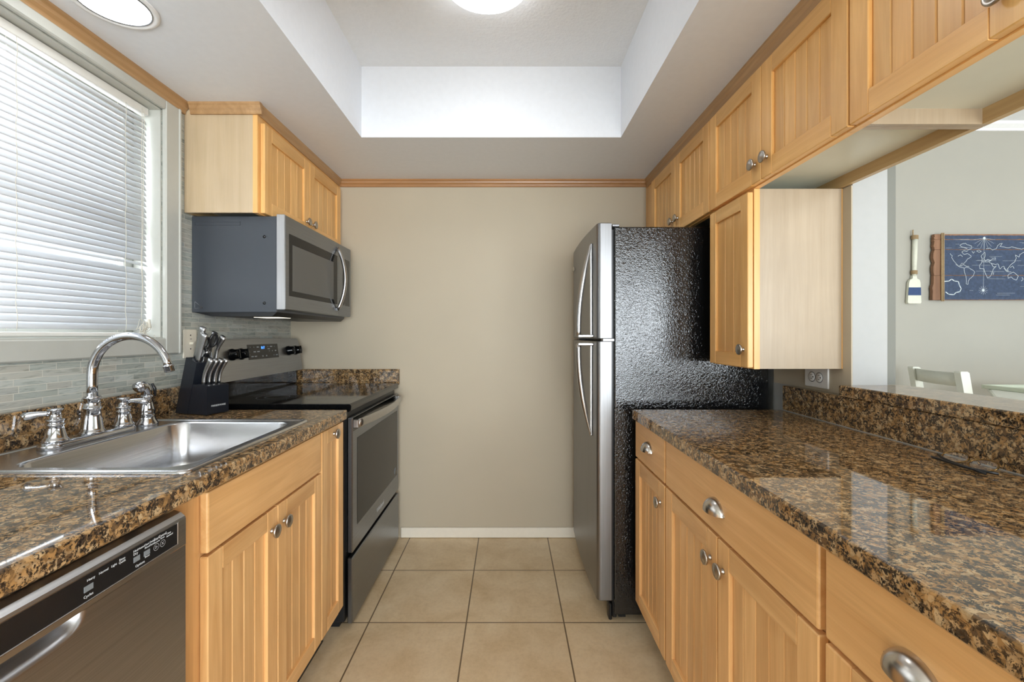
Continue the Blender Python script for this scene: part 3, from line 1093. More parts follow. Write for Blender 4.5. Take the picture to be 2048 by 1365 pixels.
def fridge_handle(zt, zb, root, flip):
    """bowed handle, widest at the gap between the doors (zb), foot at zt"""
    y = 1.945
    m = MB()
    n = 22
    pts, rad = [], []
    for i in range(n + 1):
        t = i / n
        z = zt + (zb - zt) * t
        x = 0.366 - 0.058 * math.sin(PI / 2 * min(1, t * 1.06)) ** 0.9
        pts.append((x, y - 0.008 * t, z))
        rad.append(0.006 + 0.006 * min(1, t * 3))
    m.tube(pts, rad, 12, flat=1.25, up=(1, 0, 0))
    # flat foot at the wide end and mounting strip on the door
    zc = zb
    s = 1 if zb > zt else -1
    m.box(0.303, 0.372, y - 0.026, y + 0.010, zc - 0.006, zc + 0.006, bev=0.003)
    m.box(0.360, 0.3685, y - 0.008, y + 0.008, min(zt, zb), max(zt, zb), bev=0.002)
    return m.build('handle', M_steelZ, root)


fd = fridge_door(1.193, 1.682).build('freezer_door', M_fsteel, fr)
smooth_angle(fd)
fridge_handle(1.612, 1.205, fd, False)
MB().box(0.3625, 0.366, 2.44, 2.49, 1.565, 1.585, bev=0.001).build('badge', M_nickel, fd)
rd = fridge_door(0.088, 1.183).build('fridge_door', M_fsteel, fr)
smooth_angle(rd)
fridge_handle(0.765, 1.168, rd, True)
MB().box(0.40, 0.452, FY0 + 0.006, FY0 + 0.05, 1.1835, 1.1925).build('hinge', M_steel, fr)
MB().box(0.40, 0.452, FY1 - 0.06, FY1 - 0.006, 1.1835, 1.1925).build('hinge', M_steel, fr)
MB().box(0.436, 0.47, FY0 + 0.006, FY0 + 0.06, 1.6655, 1.678, bev=0.003).build('hinge', M_steel, fr)

# ------------------------------------------------------------------ microwave over the range
mw = thing('microwave', (-1.1, 2.18, 1.285), 'over the range microwave with charcoal side and steel front under the left upper cabinet', 'microwave')
MY0, MY1 = 1.802, 2.548
m = MB()
m.box(-1.2975, -0.9505, MY0, MY1, 1.302, 1.6965, bev=0.002, mat=0)
# embossed groove, rim and corner bracket on the side
for a in ((-1.284, -1.098, 1.672, 1.674), (-1.284, -1.098, 1.658, 1.660), (-1.284, -1.282, 1.658, 1.674), (-1.100, -1.098, 1.658, 1.674)):
    m.box(a[0], a[1], MY0 - 0.0015, MY0 + 0.001, a[2], a[3], mat=0)
m.build('body', [M_charcoal, M_blackM], mw)
for (x, z) in ((-1.000, 1.612), (-1.000, 1.340)):
    MB().lathe([(0.0001, 0.0035), (0.004, 0.003), (0.0065, 0.0005), (0.0065, -0.001)], (x, MY0, z), '-y', 14).build('screw', M_blackM, mw)
MB().ribbon([(-1.284, MY0 - 0.001, 1.345), (-1.284, MY0 - 0.001, 1.318), (-1.252, MY0 - 0.001, 1.320), (-1.282, MY0 - 0.001, 1.345)], 0.002, (0, -1, 0), 0.0006).build('bracket_mark', M_steel, mw)
m = MB()
m.prism([(-1.29, 1.302), (-1.22, 1.286), (-0.97, 1.286), (-0.952, 1.302)], 'y', MY0 + 0.004, MY1 - 0.004)
m.build('vent_base', M_blackM, mw)
MB().box(-1.10, -0.99, 1.90, 2.00, 1.2845, 1.2862).build('task_light', M_hood, mw)
m = MB()
for i in range(9):
    m.box(-1.20 + i * 0.008, -1.1955 + i * 0.008, 2.05, 2.3, 1.2845, 1.2862)
m.build('grease_filter', M_steel, mw)
# door and control panel
DJ = 2.372
XF = -0.915
m = MB()
m.prism([(-0.950, 1.312), (XF - 0.006, 1.312), (XF, 1.316), (XF, 1.700), (XF - 0.006, 1.7045), (-0.950, 1.7045)], 'y', MY0 + 0.002, DJ - 0.001, mat=0)
# bright folded edge facing the camera
m.box(-0.9495, XF - 0.001, MY0 - 0.0015, MY0 + 0.003, 1.313, 1.7035, bev=0.0012, mat=1)
m.box(XF - 0.001, XF + 0.0006, 1.835, 2.352, 1.372, 1.632, bev=0.0004, mat=2)
m.box(XF + 0.0003, XF + 0.0010, 1.862, 2.300, 1.395, 1.590, mat=3)
md = m.build('door', [M_dsteel, M_steelZ, M_ovenglass, M_screen], mw)
m = MB()
m.prism([(-0.950, 1.312), (XF - 0.006, 1.312), (XF, 1.316), (XF, 1.700), (XF - 0.006, 1.7045), (-0.950, 1.7045)], 'y', DJ + 0.001, MY1, mat=0)
m.box(XF - 0.001, XF + 0.0008, 2.43, 2.53, 1.372, 1.632, bev=0.0004, mat=1)
m.build('control_panel', [M_dsteel, M_display], mw)
hp = []
hr = []
for i in range(19):
    t = i / 18
    z = 1.342 + (1.672 - 1.342) * t
    hp.append((XF + 0.004 + 0.042 * math.sin(PI * t) ** 0.8, 2.345, z))
    hr.append(0.009)
m = MB().tube(hp, hr, 12, flat=1.2, up=(1, 0, 0))
m.box(XF, XF + 0.010, 2.335, 2.356, 1.338, 1.352, bev=0.002)
m.box(XF, XF + 0.010, 2.335, 2.356, 1.662, 1.676, bev=0.002)
m.build('handle', M_steelZ, md)

# ------------------------------------------------------------------ range
rg = thing('stove', (-0.95, 2.183, 0), 'freestanding electric stove with black glass cooktop and stainless oven door', 'stove')
GY0, GY1 = 1.802, 2.565
XO = -0.640
m = MB()
m.box(-1.285, -0.672, GY0, GY1, 0.03, 0.893, bev=0.003)
m.box(-0.672, -0.664, GY0 + 0.006, GY1 - 0.006, 0.32, 0.893)
m.box(-1.25, -0.70, GY0 + 0.02, GY1 - 0.02, 0.0, 0.03)
m.build('body', M_blackM, rg)
m = MB()
m.prism([(-1.215, 0.8935), (-0.655, 0.8935), (-0.645, 0.899), (-0.643, 0.918), (-0.650, 0.927), (-1.215, 0.927)], 'y', GY0 - 0.003, GY1 + 0.003, mat=0)
ct = m.build('cooktop', [M_black], rg)
for cx, cy, rr in ((-0.80, 2.00, 0.11), (-0.80, 2.38, 0.085), (-1.05, 2.00, 0.085), (-1.05, 2.38, 0.11)):
    for q in (rr, rr * 0.6):
        rg_ = [[(cx + k * math.cos(t), cy + k * math.sin(t), 0.9273) for t in [2 * PI * i / 48 for i in range(48)]] for k in (q - 0.0008, q + 0.0008)]
        MB().rings(rg_, 0, False, False).build('burner_ring', M_inkgrey, ct)
# backguard
m = MB()
m.prism([(-1.285, 0.8935), (-1.2155, 0.8935), (-1.2155, 0.9275), (-1.235, 0.935), (-1.235, 1.008), (-1.285, 1.008)], 'y', GY0, GY1)
m.build('backguard_base', M_black, rg)
P = [(GY0, 1.0085), (GY1, 1.0085)]
for i in range(7):
    a = PI / 2 * i / 6
    P.append((GY1 - 0.004 - 0.03 + 0.03 * math.cos(a), 1.160 + 0.03 * math.sin(a)))
for i in range(7):
    a = PI / 2 + PI / 2 * i / 6
    P.append((GY0 + 0.004 + 0.03 + 0.03 * math.cos(a), 1.160 + 0.03 * math.sin(a)))
front = [(-1.200 - (z - 1.0085) * 0.14, y, z) for y, z in P]
back = [(-1.284, y, z) for y, z in P]
m = MB().rings([back, front], 0, False, True)
bgp = m.build('control_console', [M_steel], rg)


def con(y, z, off=0.0):
    return Vector((-1.200 - (z - 1.0085) * 0.14 + off, y, z))


m = MB()
a0, a1, b0, b1 = con(2.052, 1.092, 0.001), con(2.322, 1.092, 0.001), con(2.322, 1.163, 0.001), con(2.052, 1.163, 0.001)
m.rings([[a0 - Vector((.002, 0, 0)), a1 - Vector((.002, 0, 0)), b0 - Vector((.002, 0, 0)), b1 - Vector((.002, 0, 0))], [a0, a1, b0, b1]], 0, False)
dp = m.build('display_panel', M_display, bgp)
tilt = math.atan(0.14)
RT = Matrix.Rotation(PI / 2, 4, 'Z') @ Matrix.Rotation(PI / 2 - tilt, 4, 'X')


def con_text(s, y, z, size, mat, nm='panel_print'):
    # text reads along +y, facing +x
    text_mesh(s, size, Matrix.Translation(con(y, z, 0.0016)) @ RT, mat, dp, nm, 0.0002)


con_text('8:17', 2.182, 1.146, 0.018, M_blueled, 'clock_digits')
for (y, z, s) in ((2.075, 1.150, '1'), (2.105, 1.150, '2'), (2.138, 1.150, 'BAKE'), (2.108, 1.128, 'BROIL'), (2.138, 1.128, 'WARM'), (2.084, 1.106, 'OVEN'),
                  (2.112, 1.106, 'LIGHT'), (2.228, 1.150, '4'), (2.258, 1.150, 'START'), (2.290, 1.150, '>'), (2.232, 1.139, 'COOK'), (2.235, 1.128, '7'),
                  (2.266, 1.128, '8'), (2.296, 1.128, 'OFF'), (2.275, 1.106, '0'), (2.303, 1.106, 'LOCK'), (2.172, 1.106, '[x]'), (2.205, 1.106, '[o]')):
    con_text(s, y, z, 0.0075, M_ink)
for y in (1.935, 2.000, 2.430, 2.508):
    zc = 1.122
    p = con(y, zc)
    m = MB()
    Mk = Matrix.Translation(p) @ Matrix.Rotation(-tilt, 4, 'Y') @ Matrix.Rotation(PI / 2, 4, 'Y')
    m.lathe([(0.026, 0), (0.026, 0.006), (0.022, 0.012), (0.0205, 0.030), (0.018, 0.033), (0.0001, 0.033)], (0, 0, 0), 'z', 28, M=Mk)
    m.box(-0.021, 0.021, -0.0035, 0.0035, 0.030, 0.037, bev=0.001, M=Mk)
    m.build('burner_knob', M_black, rg)
# oven door
m = MB()
m.box(XO - 0.022, XO, GY0 + 0.003, GY1 - 0.003, 0.312, 0.868, bev=0.004, mat=0)
m.box(XO - 0.001, XO + 0.0012, 1.862, 2.523, 0.408, 0.775, bev=0.0006, mat=1)
m.box(XO - 0.002, XO + 0.0006, 1.815, 2.550, 0.812, 0.867, mat=2)
od = m.build('oven_door', [M_dsteel, M_ovenglass, M_black], rg)
hp = []
for i in range(21):
    t = i / 20
    hp.append((XO + 0.018 + 0.030 * math.sin(PI * t), GY0 + 0.022 + (GY1 - GY0 - 0.044) * t, 0.842))
m = MB().tube(hp, 0.0075, 12, flat=2.5, up=(1, 0, 0))
m.box(XO, XO + 0.022, GY0 + 0.012, GY0 + 0.030, 0.825, 0.858, bev=0.002)
m.box(XO, XO + 0.022, GY1 - 0.030, GY1 - 0.012, 0.825, 0.858, bev=0.002)
m.build('handle', M_steelZ, od)
RX = Matrix.Rotation(PI / 2, 4, 'Z') @ Matrix.Rotation(PI / 2, 4, 'X')
text_mesh('Whirlpool', 0.030, Matrix.Translation((XO + 0.0004, 2.20, 0.352)) @ RX, M_ink, od, 'brand_mark', 0.0002)
m = MB()
m.lathe([(0.0001, 0.0006), (0.020, 0.0006), (0.020, 0.0)], (XO + 0.0013, 2.478, 0.442), 'x', 24)
m.build('round_sticker', M_inkgrey, od)
m = MB()
m.box(XO - 0.022, XO, GY0 + 0.003, GY1 - 0.003, 0.022, 0.292, bev=0.004)
m.build('storage_drawer', M_dsteel, rg)

# ------------------------------------------------------------------ dishwasher
dw = thing('dishwasher', (-0.95, 0.565, 0), 'stainless dishwasher with black control strip under the left worktop', 'dishwasher')
DY0, DY1 = 0.264, 0.868
XD = -0.635
MB().box(-1.28, -0.672, DY0 + 0.003, DY1 - 0.003, 0.02, 0.868).build('tub', M_blackM, dw)
m = MB()
m.prism([(-0.670, 0.798), (XD, 0.798), (XD, 0.850), (XD - 0.002, 0.854), (XD - 0.010, 0.861), (XD - 0.022, 0.865), (-0.670, 0.865)], 'y', DY0 + 0.002, DY1 - 0.002, mat=0)
hd = m.build('control_header', [M_steelY2], dw)
# raised bezel round the black strip
m = MB()
m.box(XD, XD + 0.0022, DY0 + 0.02, DY1 - 0.022, 0.8065, 0.8095, bev=0.0008, mat=0)
m.box(XD, XD + 0.0022, DY1 - 0.026, DY1 - 0.022, 0.8065, 0.850, bev=0.0008, mat=0)
m.box(XD - 0.001, XD + 0.0012, DY0 + 0.02, DY1 - 0.026, 0.8095, 0.848, mat=1)
cs = m.build('control_strip', [M_steelZ, M_display], hd)


def dw_text(s, y, z, size, nm='panel_print'):
    text_mesh(s, size, Matrix.Translation((XD + 0.0013, y, z)) @ RX, M_ink, cs, nm, 0.0001)


for (s, y, z, sz) in (('Heavy', 0.668, 0.8395, 0.0052), ('Normal', 0.689, 0.8395, 0.0052), ('Light', 0.707, 0.8395, 0.0052), ('Rinse', 0.722, 0.8420, 0.0052), ('Quick', 0.722, 0.8375, 0.0052), ('Cycles', 0.664, 0.8165, 0.0058),
                      ('Hot', 0.748, 0.8425, 0.0058), ('Dry', 0.748, 0.8375, 0.0058), ('Heated', 0.760, 0.8425, 0.0050), ('Sani', 0.772, 0.8425, 0.0050), ('Rinse', 0.772, 0.8375, 0.0050), ('Delay', 0.783, 0.8425, 0.0050), ('Hours', 0.783, 0.8375, 0.0050), ('Options', 0.757, 0.8155, 0.0058), ('Reset', 0.772, 0.8215, 0.0045),
                      ('Start', 0.793, 0.8425, 0.0070), ('Resume', 0.793, 0.8368, 0.0042), ('Cancel', 0.806, 0.8430, 0.0066), ('Drain', 0.806, 0.8380, 0.0042), ('Clean', 0.821, 0.8400, 0.0045), ('Sanitized', 0.823, 0.8355, 0.0045)):
    dw_text(s, y, z, sz)
for (y, w) in ((0.664, 0.0075), (0.750, 0.0065), (0.771, 0.0065)):
    MB().box(XD + 0.0012, XD + 0.0018, y - w, y + w, 0.8235, 0.8325, bev=0.0002).build('button', M_inkgrey, cs)
m = MB()
for y in (0.7915, 0.806):
    m.ribbon([(XD + 0.0013, y + 0.0058 * math.cos(t), 0.828 + 0.0058 * math.sin(t)) for t in [i * 2 * PI / 24 for i in range(25)]], 0.0007, (1, 0, 0), 0.0003)
m.ribbon([(XD + 0.0013, 0.7895, 0.8305), (XD + 0.0013, 0.7895, 0.8255), (XD + 0.0013, 0.794, 0.828), (XD + 0.0013, 0.7895, 0.8305)], 0.0006, (1, 0, 0), 0.0003)
m.ribbon([(XD + 0.0013, 0.8038, 0.8302), (XD + 0.0013, 0.8082, 0.8258)], 0.0007, (1, 0, 0), 0.0003)
m.ribbon([(XD + 0.0013, 0.8038, 0.8258), (XD + 0.0013, 0.8082, 0.8302)], 0.0007, (1, 0, 0), 0.0003)
m.build('button_ring', M_ink, cs)


def dwf(u, v):
    y = DY0 + 0.002 + (DY1 - DY0 - 0.004) * u
    z = 0.115 + (0.797 - 0.115) * v
    e = abs((y - 0.566) / 0.092)
    lim = 0.797 - 0.022 * math.sqrt(max(0, 1 - e ** 4)) if e < 1 else 1
    d = 0
    if e < 1 and z > lim - 0.008:
        q = min(1, max(0, (z - lim + 0.008) / 0.020))
        d = (q * q * (3 - 2 * q)) * 0.026 * min(1, (1 - e) * 5)
    return (XD - d - 0.0005, y, z)


m = MB().grid(dwf, 130, 220)
m.box(-0.670, XD - 0.030, DY0 + 0.002, DY1 - 0.002, 0.115, 0.797)
m.build('door_panel', M_lsteel, dw)
MB().box(-0.74, -0.72, DY0 + 0.003, DY1 - 0.003, 0.001, 0.114).build('toe_kick', M_blackM, dw)


# ------------------------------------------------------------------ sink
def rrect(x0, x1, y0, y1, r, z, n=8):
    P = []
    for cx, cy, a0 in ((x1 - r, y1 - r, 0), (x0 + r, y1 - r, PI / 2), (x0 + r, y0 + r, PI), (x1 - r, y0 + r, 3 * PI / 2)):
        for i in range(n + 1):
            a = a0 + PI / 2 * i / n
            P.append((cx + r * math.cos(a), cy + r * math.sin(a), z))
    return P


sk = thing('sink', (-0.96, 1.22, 0.914), 'drop in stainless steel single bowl sink in the left worktop', 'sink')
ox0, ox1, oy0, oy1 = -1.245, -0.683, 0.932, 1.513
bx0, bx1, by0, by1 = -1.112, -0.722, 0.972, 1.478
R = [rrect(ox0, ox1, oy0, oy1, .022, 0.9145), rrect(ox0 + .001, ox1 - .001, oy0 + .001, oy1 - .001, .022, 0.9195),
     rrect(ox0 + .004, ox1 - .004, oy0 + .004, oy1 - .004, .02, 0.9215), rrect(ox0 + .010, ox1 - .010, oy0 + .010, oy1 - .010, .018, 0.9205),
     rrect(ox0 + .014, ox1 - .014, oy0 + .014, oy1 - .014, .016, 0.9175)]
m = MB().rings(R, 0, True, False)
m.rings([rrect(ox0 + .014, ox1 - .014, oy0 + .014, oy1 - .014, .016, 0.9175), rrect(bx0 - .006, bx1 + .006, by0 - .006, by1 + .006, .056, 0.9178)], 0, False, False)
R = [rrect(bx0 - .006, bx1 + .006, by0 - .006, by1 + .006, .056, 0.9178), rrect(bx0 - .001, bx1 + .001, by0 - .001, by1 + .001, .051, 0.9165),
     rrect(bx0 + .002, bx1 - .002, by0 + .002, by1 - .002, .05, 0.912), rrect(bx0 + .006, bx1 - .006, by0 + .006, by1 - .006, .05, 0.79),
     rrect(bx0 + .011, bx1 - .011, by0 + .011, by1 - .011, .05, 0.762), rrect(bx0 + .026, bx1 - .026, by0 + .026, by1 - .026, .045, 0.743),
     rrect(bx0 + .05, bx1 - .05, by0 + .05, by1 - .05, .03, 0.740)]
m.rings(R, 0, True, False)
fl = rrect(bx0 + .05, bx1 - .05, by0 + .05, by1 - .05, .03, 0.740)
m.add(fl, [list(range(len(fl)))], 0, False)
m.build('basin', M_sink, sk, fixn=False)
MB().lathe([(0.0001, 0.001), (0.025, 0.001), (0.035, 0.003), (0.045, 0.0035), (0.045, 0.0005)], (-0.915, 1.225, 0.740), 'z', 28).build('drain', M_chrome, sk)

# ------------------------------------------------------------------ faucet
fc = thing('faucet', (-1.175, 1.242, 0.918), 'chrome gooseneck faucet with two lever handles on the back of the sink', 'faucet')
FX, FZ = -1.175, 0.918
# deck plate
pl = []
for z_, k in ((FZ, 0), (FZ + 0.010, 0.001), (FZ + 0.015, 0.005), (FZ + 0.017, 0.012)):
    pl.append(rrect(FX - .029 + k, FX + .029 - k, 1.105 + k, 1.372 - k, .028 - k, z_))
MB().rings(pl, 0, True, True).build('deck_plate', M_chrome, fc)
base = [(0.034, 0.016), (0.034, 0.020), (0.030, 0.024), (0.0285, 0.030), (0.0235, 0.062), (0.0215, 0.082), (0.025, 0.084), (0.025, 0.087),
        (0.0215, 0.089), (0.0205, 0.110), (0.024, 0.112), (0.024, 0.116), (0.018, 0.119), (0.013, 0.120), (0.013, 0.128)]
m = MB().lathe([(a_ * 0.86 if b_ < 0.118 else a_, b_) for a_, b_ in base], (FX, 1.242, FZ), 'z', 32)
pts = [(FX, 1.242, FZ + 0.118), (FX, 1.242, FZ + 0.15)]
Rg, zc = 0.1085, 1.098
for i in range(29):
    a = PI - (PI * 0.93) * i / 28
    pts.append((FX + Rg + Rg * math.cos(a), 1.242, zc + Rg * math.sin(a)))
rad = [0.0125] * 2 + [0.0125 - 0.0025 * i / 28 for i in range(29)]
m.tube(pts, rad, 16, up=(0, 1, 0))
a = Vector(pts[-1])
t = (a - Vector(pts[-2])).normalized()
m.tube([a - t * 0.002, a + t * 0.003, a + t * 0.004, a + t * 0.016, a + t * 0.017], [0.0135, 0.0135, 0.0115, 0.0125, 0.010], 20)
m.build('spout', M_chrome, fc)
for y, ang in ((1.141, math.radians(215)), (1.342, math.radians(25))):
    m = MB().lathe([(0.0265, 0.016), (0.0265, 0.020), (0.0235, 0.024), (0.022, 0.028), (0.0175, 0.048), (0.0165, 0.056), (0.0185, 0.058), (0.0185, 0.0605),
                    (0.0165, 0.062), (0.0165, 0.068), (0.0185, 0.070), (0.0185, 0.0725), (0.0115, 0.074), (0.0115, 0.094), (0.0155, 0.0965), (0.015, 0.0995), (0.0001, 0.1005)],
                   (FX, y, FZ), 'z', 28)
    d = Vector((math.cos(ang), math.sin(ang), 0))
    q = [Vector((FX, y, FZ + 0.086)) + d * s_ + Vector((0, 0, h)) for s_, h in ((0.008, 0), (0.018, 0.003), (0.031, 0.003), (0.044, 0.001), (0.055, -0.001), (0.062, -0.002))]
    m.tube(q, [0.006, 0.006, 0.007, 0.0095, 0.011, 0.006], 14, flat=0.75)
    m.build('lever_handle', M_chrome, fc)

sp = thing('side_sprayer', (-1.175, 1.43, 0.918), 'chrome side sprayer standing at the far end of the sink deck', 'sprayer')
m = MB().lathe([(0.030, 0.0), (0.030, 0.006), (0.023, 0.018), (0.021, 0.030), (0.0225, 0.033), (0.0205, 0.038), (0.022, 0.044), (0.017, 0.066), (0.0135, 0.086), (0.0165, 0.089), (0.0165, 0.093), (0.012, 0.098)],
               (FX, 1.43, FZ), 'z', 28)
m.build('holder', M_chrome, sp)
m = MB().tube([(FX, 1.43, FZ + 0.092), (FX, 1.430, FZ + 0.112), (FX - 0.001, 1.424, FZ + 0.124), (FX - 0.003, 1.412, FZ + 0.128), (FX - 0.004, 1.398, FZ + 0.122)],
              [0.013, 0.0135, 0.0145, 0.0165, 0.0175], 18)
m.tube([(FX - 0.004, 1.3985, FZ + 0.1222), (FX - 0.0042, 1.394, FZ + 0.120)], [0.0125, 0.012], 18)
m.build('spray_head', M_chrome, sp)
MB().tube([(FX + 0.006, 1.443, FZ + 0.132), (FX + 0.010, 1.449, FZ + 0.115), (FX + 0.011, 1.450, FZ + 0.09)], [0.004, 0.005, 0.003], 10).build('trigger', M_plastic, sp)

# ------------------------------------------------------------------ knife block and knives
KB = Vector((-1.250, 1.650, 0.9165))
kf = Vector((0.957, -0.290, 0)).normalized()
kw = Vector((0.290, 0.957, 0)).normalized()
KM = Matrix(((kf.x, kw.x, 0, KB.x), (kf.y, kw.y, 0, KB.y), (0, 0, 1, KB.z), (0, 0, 0, 1)))
kb = thing('knife_block', tuple(KM @ Vector((0.08, 0.045, -0.0025))), 'black slanted wooden knife block beside the stove', 'knife block')
KW = 0.090
m = MB()
m.prism([(0, 0), (0.060, 0), (0.107, 0.190), (0.055, 0.210)], 'y', 0.0, KW, M=KM)
m.prism([(0.0605, 0), (0.156, 0), (0.156, 0.106), (0.130, 0.110), (0.0880, 0.110)], 'y', 0.001, KW - 0.001, M=KM)
bo = m.build('block', M_block, kb)
bv = bo.modifiers.new('edge', 'BEVEL')
bv.width = 0.0018
bv.segments = 2
m = MB()
for x in (0.012, 0.145):
    for y in (0.012, 0.078):
        m.lathe([(0.006, -0.0025), (0.006, 0.0)], (x, y, 0), 'z', 12, M=KM)
m.build('foot', M_plastic, kb)
# logo on the front face of the step
TM = KM @ Matrix.Translation((0.1562, 0.047, 0.030)) @ Matrix.Rotation(PI / 2, 4, 'Z') @ Matrix.Rotation(PI / 2, 4, 'X')
text_mesh('FARBERWARE', 0.0095, TM, M_ink, kb, 'brand_print', 0.0002)

LD = Vector((0.31, 0, 0.95)).normalized()


def handle_knife(name, label, cat, fx, wy, z0, ln, r, bend, group):
    """knife handle rising from the block; fx along the block, wy across it"""
    base = KM @ Vector((fx, wy, z0))
    k = thing(name, tuple(base), label, cat, group)
    pts, rad = [], []
    n = 12
    for i in range(n + 1):
        t = i / n
        off = bend * (math.sin(PI * t * 1.15) * (0.6) - 0.4 * t)
        p = Vector((fx, wy, z0)) + LD * (ln * t) + Vector((-off, 0, 0))
        pts.append(KM @ p)
        rr = r * (0.72 + 0.42 * t + 0.06 * math.cos(2 * PI * t))
        if i == n: rr *= 0.97
        rad.append(rr)
    m = MB().tube(pts, rad, 14, flat=0.62, up=tuple(KM.to_3x3() @ Vector((1, 0, 0))))
    e = pts[-1]
    m.build('handle', M_knife, k)
    # blade going down into the slot
    b0 = Vector((fx, wy, z0))
    m = MB()
    for q in (0,):
        P = [(b0 + LD * -0.03 + Vector((-r * .7, 0, 0))), (b0 + LD * -0.03 + Vector((r * .7, 0, 0))), (b0 + LD * 0.004 + Vector((r * .7, 0, 0))), (b0 + LD * 0.004 + Vector((-r * .7, 0, 0)))]
        m.rings([[p + Vector((0, -0.0008, 0)) for p in P], [p + Vector((0, 0.0008, 0)) for p in P]], 0, False, True, M=KM)
    m.build('blade', M_knife, k)
    return k


def top_z(fx):
    return 0.210 - (fx - 0.055) * (0.020 / 0.052)


GK = 'large knives in the knife block'
handle_knife('kitchen_knife', 'tallest steel handled knife, leftmost in the knife block', 'knife', 0.062, 0.031, top_z(0.062) + .002, 0.118, 0.0122, 0.001, GK)
handle_knife('kitchen_knife', 'slim steel handled knife second from the left in the knife block', 'knife', 0.081, 0.021, top_z(0.081) + .002, 0.104, 0.0105, 0.001, GK)
handle_knife('kitchen_knife', 'steel handled knife third from the left, in front of the shears', 'knife', 0.0985, 0.012, top_z(0.0985) + .002, 0.106, 0.0115, 0.001, GK)
handle_knife('kitchen_knife', 'steel handled knife mostly hidden behind the black shears', 'knife', 0.062, 0.080, top_z(0.080) + .002, 0.105, 0.0120, 0.006, GK)
handle_knife('kitchen_knife', 'curved steel handled knife at the far right of the top row', 'knife', 0.100, 0.081, top_z(0.096) + .002, 0.095, 0.0115, 0.014, GK)
GS = 'steak knives in the knife block'
for i, nm in enumerate(('leftmost', 'second from left', 'third from left', 'rightmost')):
    handle_knife('steak_knife', 'small curved steel steak knife, %s of the four in the front step' % nm, 'knife', 0.122, 0.014 + i * 0.0205, 0.1115, 0.094 + 0.003 * (i == 0), 0.0100, 0.012, GS)
# kitchen shears
sh = thing('kitchen_shears', tuple(KM @ Vector((0.09, 0.042, 0.2))), 'black handled kitchen shears standing in the knife block', 'shears')
c0 = Vector((0.090, 0.047, top_z(0.09) + 0.002))
m = MB()
for sgn, rr in ((-1, 0.0145), (1, 0.017)):
    cc = c0 + LD * (0.072 + 0.006 * sgn) + Vector((0.0, 0.013 * sgn, 0))
    ell = [cc + Vector((0, rr * 0.80 * math.cos(t), 0)) + LD * (rr * 1.45 * math.sin(t)) for t in [2 * PI * i / 22 for i in range(23)]]
    m.tube(ell, 0.0052, 8, flat=1.0, M=KM, up=(1, 0, 0), cap=False)
    m.tube([c0 + LD * 0.012 + Vector((0, -0.006 * sgn, 0)), c0 + LD * 0.030 + Vector((0, 0.0, 0)), c0 + LD * 0.052 + Vector((0, 0.012 * sgn, 0))], [0.006, 0.007, 0.005], 8, M=KM, up=(1, 0, 0))
m.build('handle', M_plastic, sh)
m = MB()
m.box(-0.002, 0.002, -0.009, 0.009, -0.03, 0.035, bev=0.001, M=KM @ Matrix.Translation(c0) @ Matrix.Rotation(math.atan2(.245, .97), 4, 'Y'))
m.lathe([(0.008, 0), (0.008, 0.004), (0.0001, 0.005)], (0.004, 0, 0.030), 'x', 16, M=KM @ Matrix.Translation(c0) @ Matrix.Rotation(math.atan2(.245, .97), 4, 'Y'))
m.build('blade', M_knife, sh)

# ------------------------------------------------------------------ switch and outlet plates
sw = thing('wall_switch', (WL, 1.79, 1.172), 'ivory switch plate on the mosaic tiles behind the knife block', 'switch')
MB().box(WL + 0.0005, WL + 0.007, 1.752, 1.826, 1.115, 1.232, bev=0.003, seg=2).build('plate', M_plate, sw)
MB().box(WL + 0.004, WL + 0.020, 1.784, 1.794, 1.170, 1.180, bev=0.002, M=None).build('toggle', M_plate, sw)
m = MB()
m.box(WL + 0.0068, WL + 0.0075, 1.786, 1.796, 1.192, 1.194)
m.box(WL + 0.0068, WL + 0.0078, 1.787, 1.792, 1.150, 1.155)
m.lathe([(0.0001, 0.001), (0.003, 0.001), (0.003, 0)], (WL + 0.0068, 1.789, 1.208), 'x', 10)
m.build('slot', M_slot, sw)
ou = thing('wall_outlet', (1.116, 1.59, 1.055), 'white outlet plate with two sockets under the short wall cabinet', 'outlet')
MB().box(1.109, 1.1155, 1.528, 1.648, 1.020, 1.092, bev=0.003, seg=2).build('plate', M_platew, ou)
for y in (1.570, 1.608):
    o_ = MB().lathe([(0.0165, 0), (0.0165, 0.0015), (0.0155, 0.0022), (0.0001, 0.0022)], (1.109, y, 1.057), '-x', 24).build('socket', M_platew, ou)
    m = MB()
    m.lathe([(0.0185, 0.0003), (0.0172, 0.0003), (0.0172, -0.0002), (0.0185, -0.0002)], (1.1088, y, 1.057), '-x', 24)
    m.box(1.1058, 1.1068, y - 0.004, y + 0.003, 1.064, 1.0655)
    m.box(1.1058, 1.1068, y - 0.004, y + 0.003, 1.050, 1.0515)
    m.lathe([(0.0001, 0.0006), (0.0025, 0.0006), (0.0025, 0)], (1.1066, y - 0.009, 1.057), '-x', 10)
    m.build('slot', M_slot, o_)

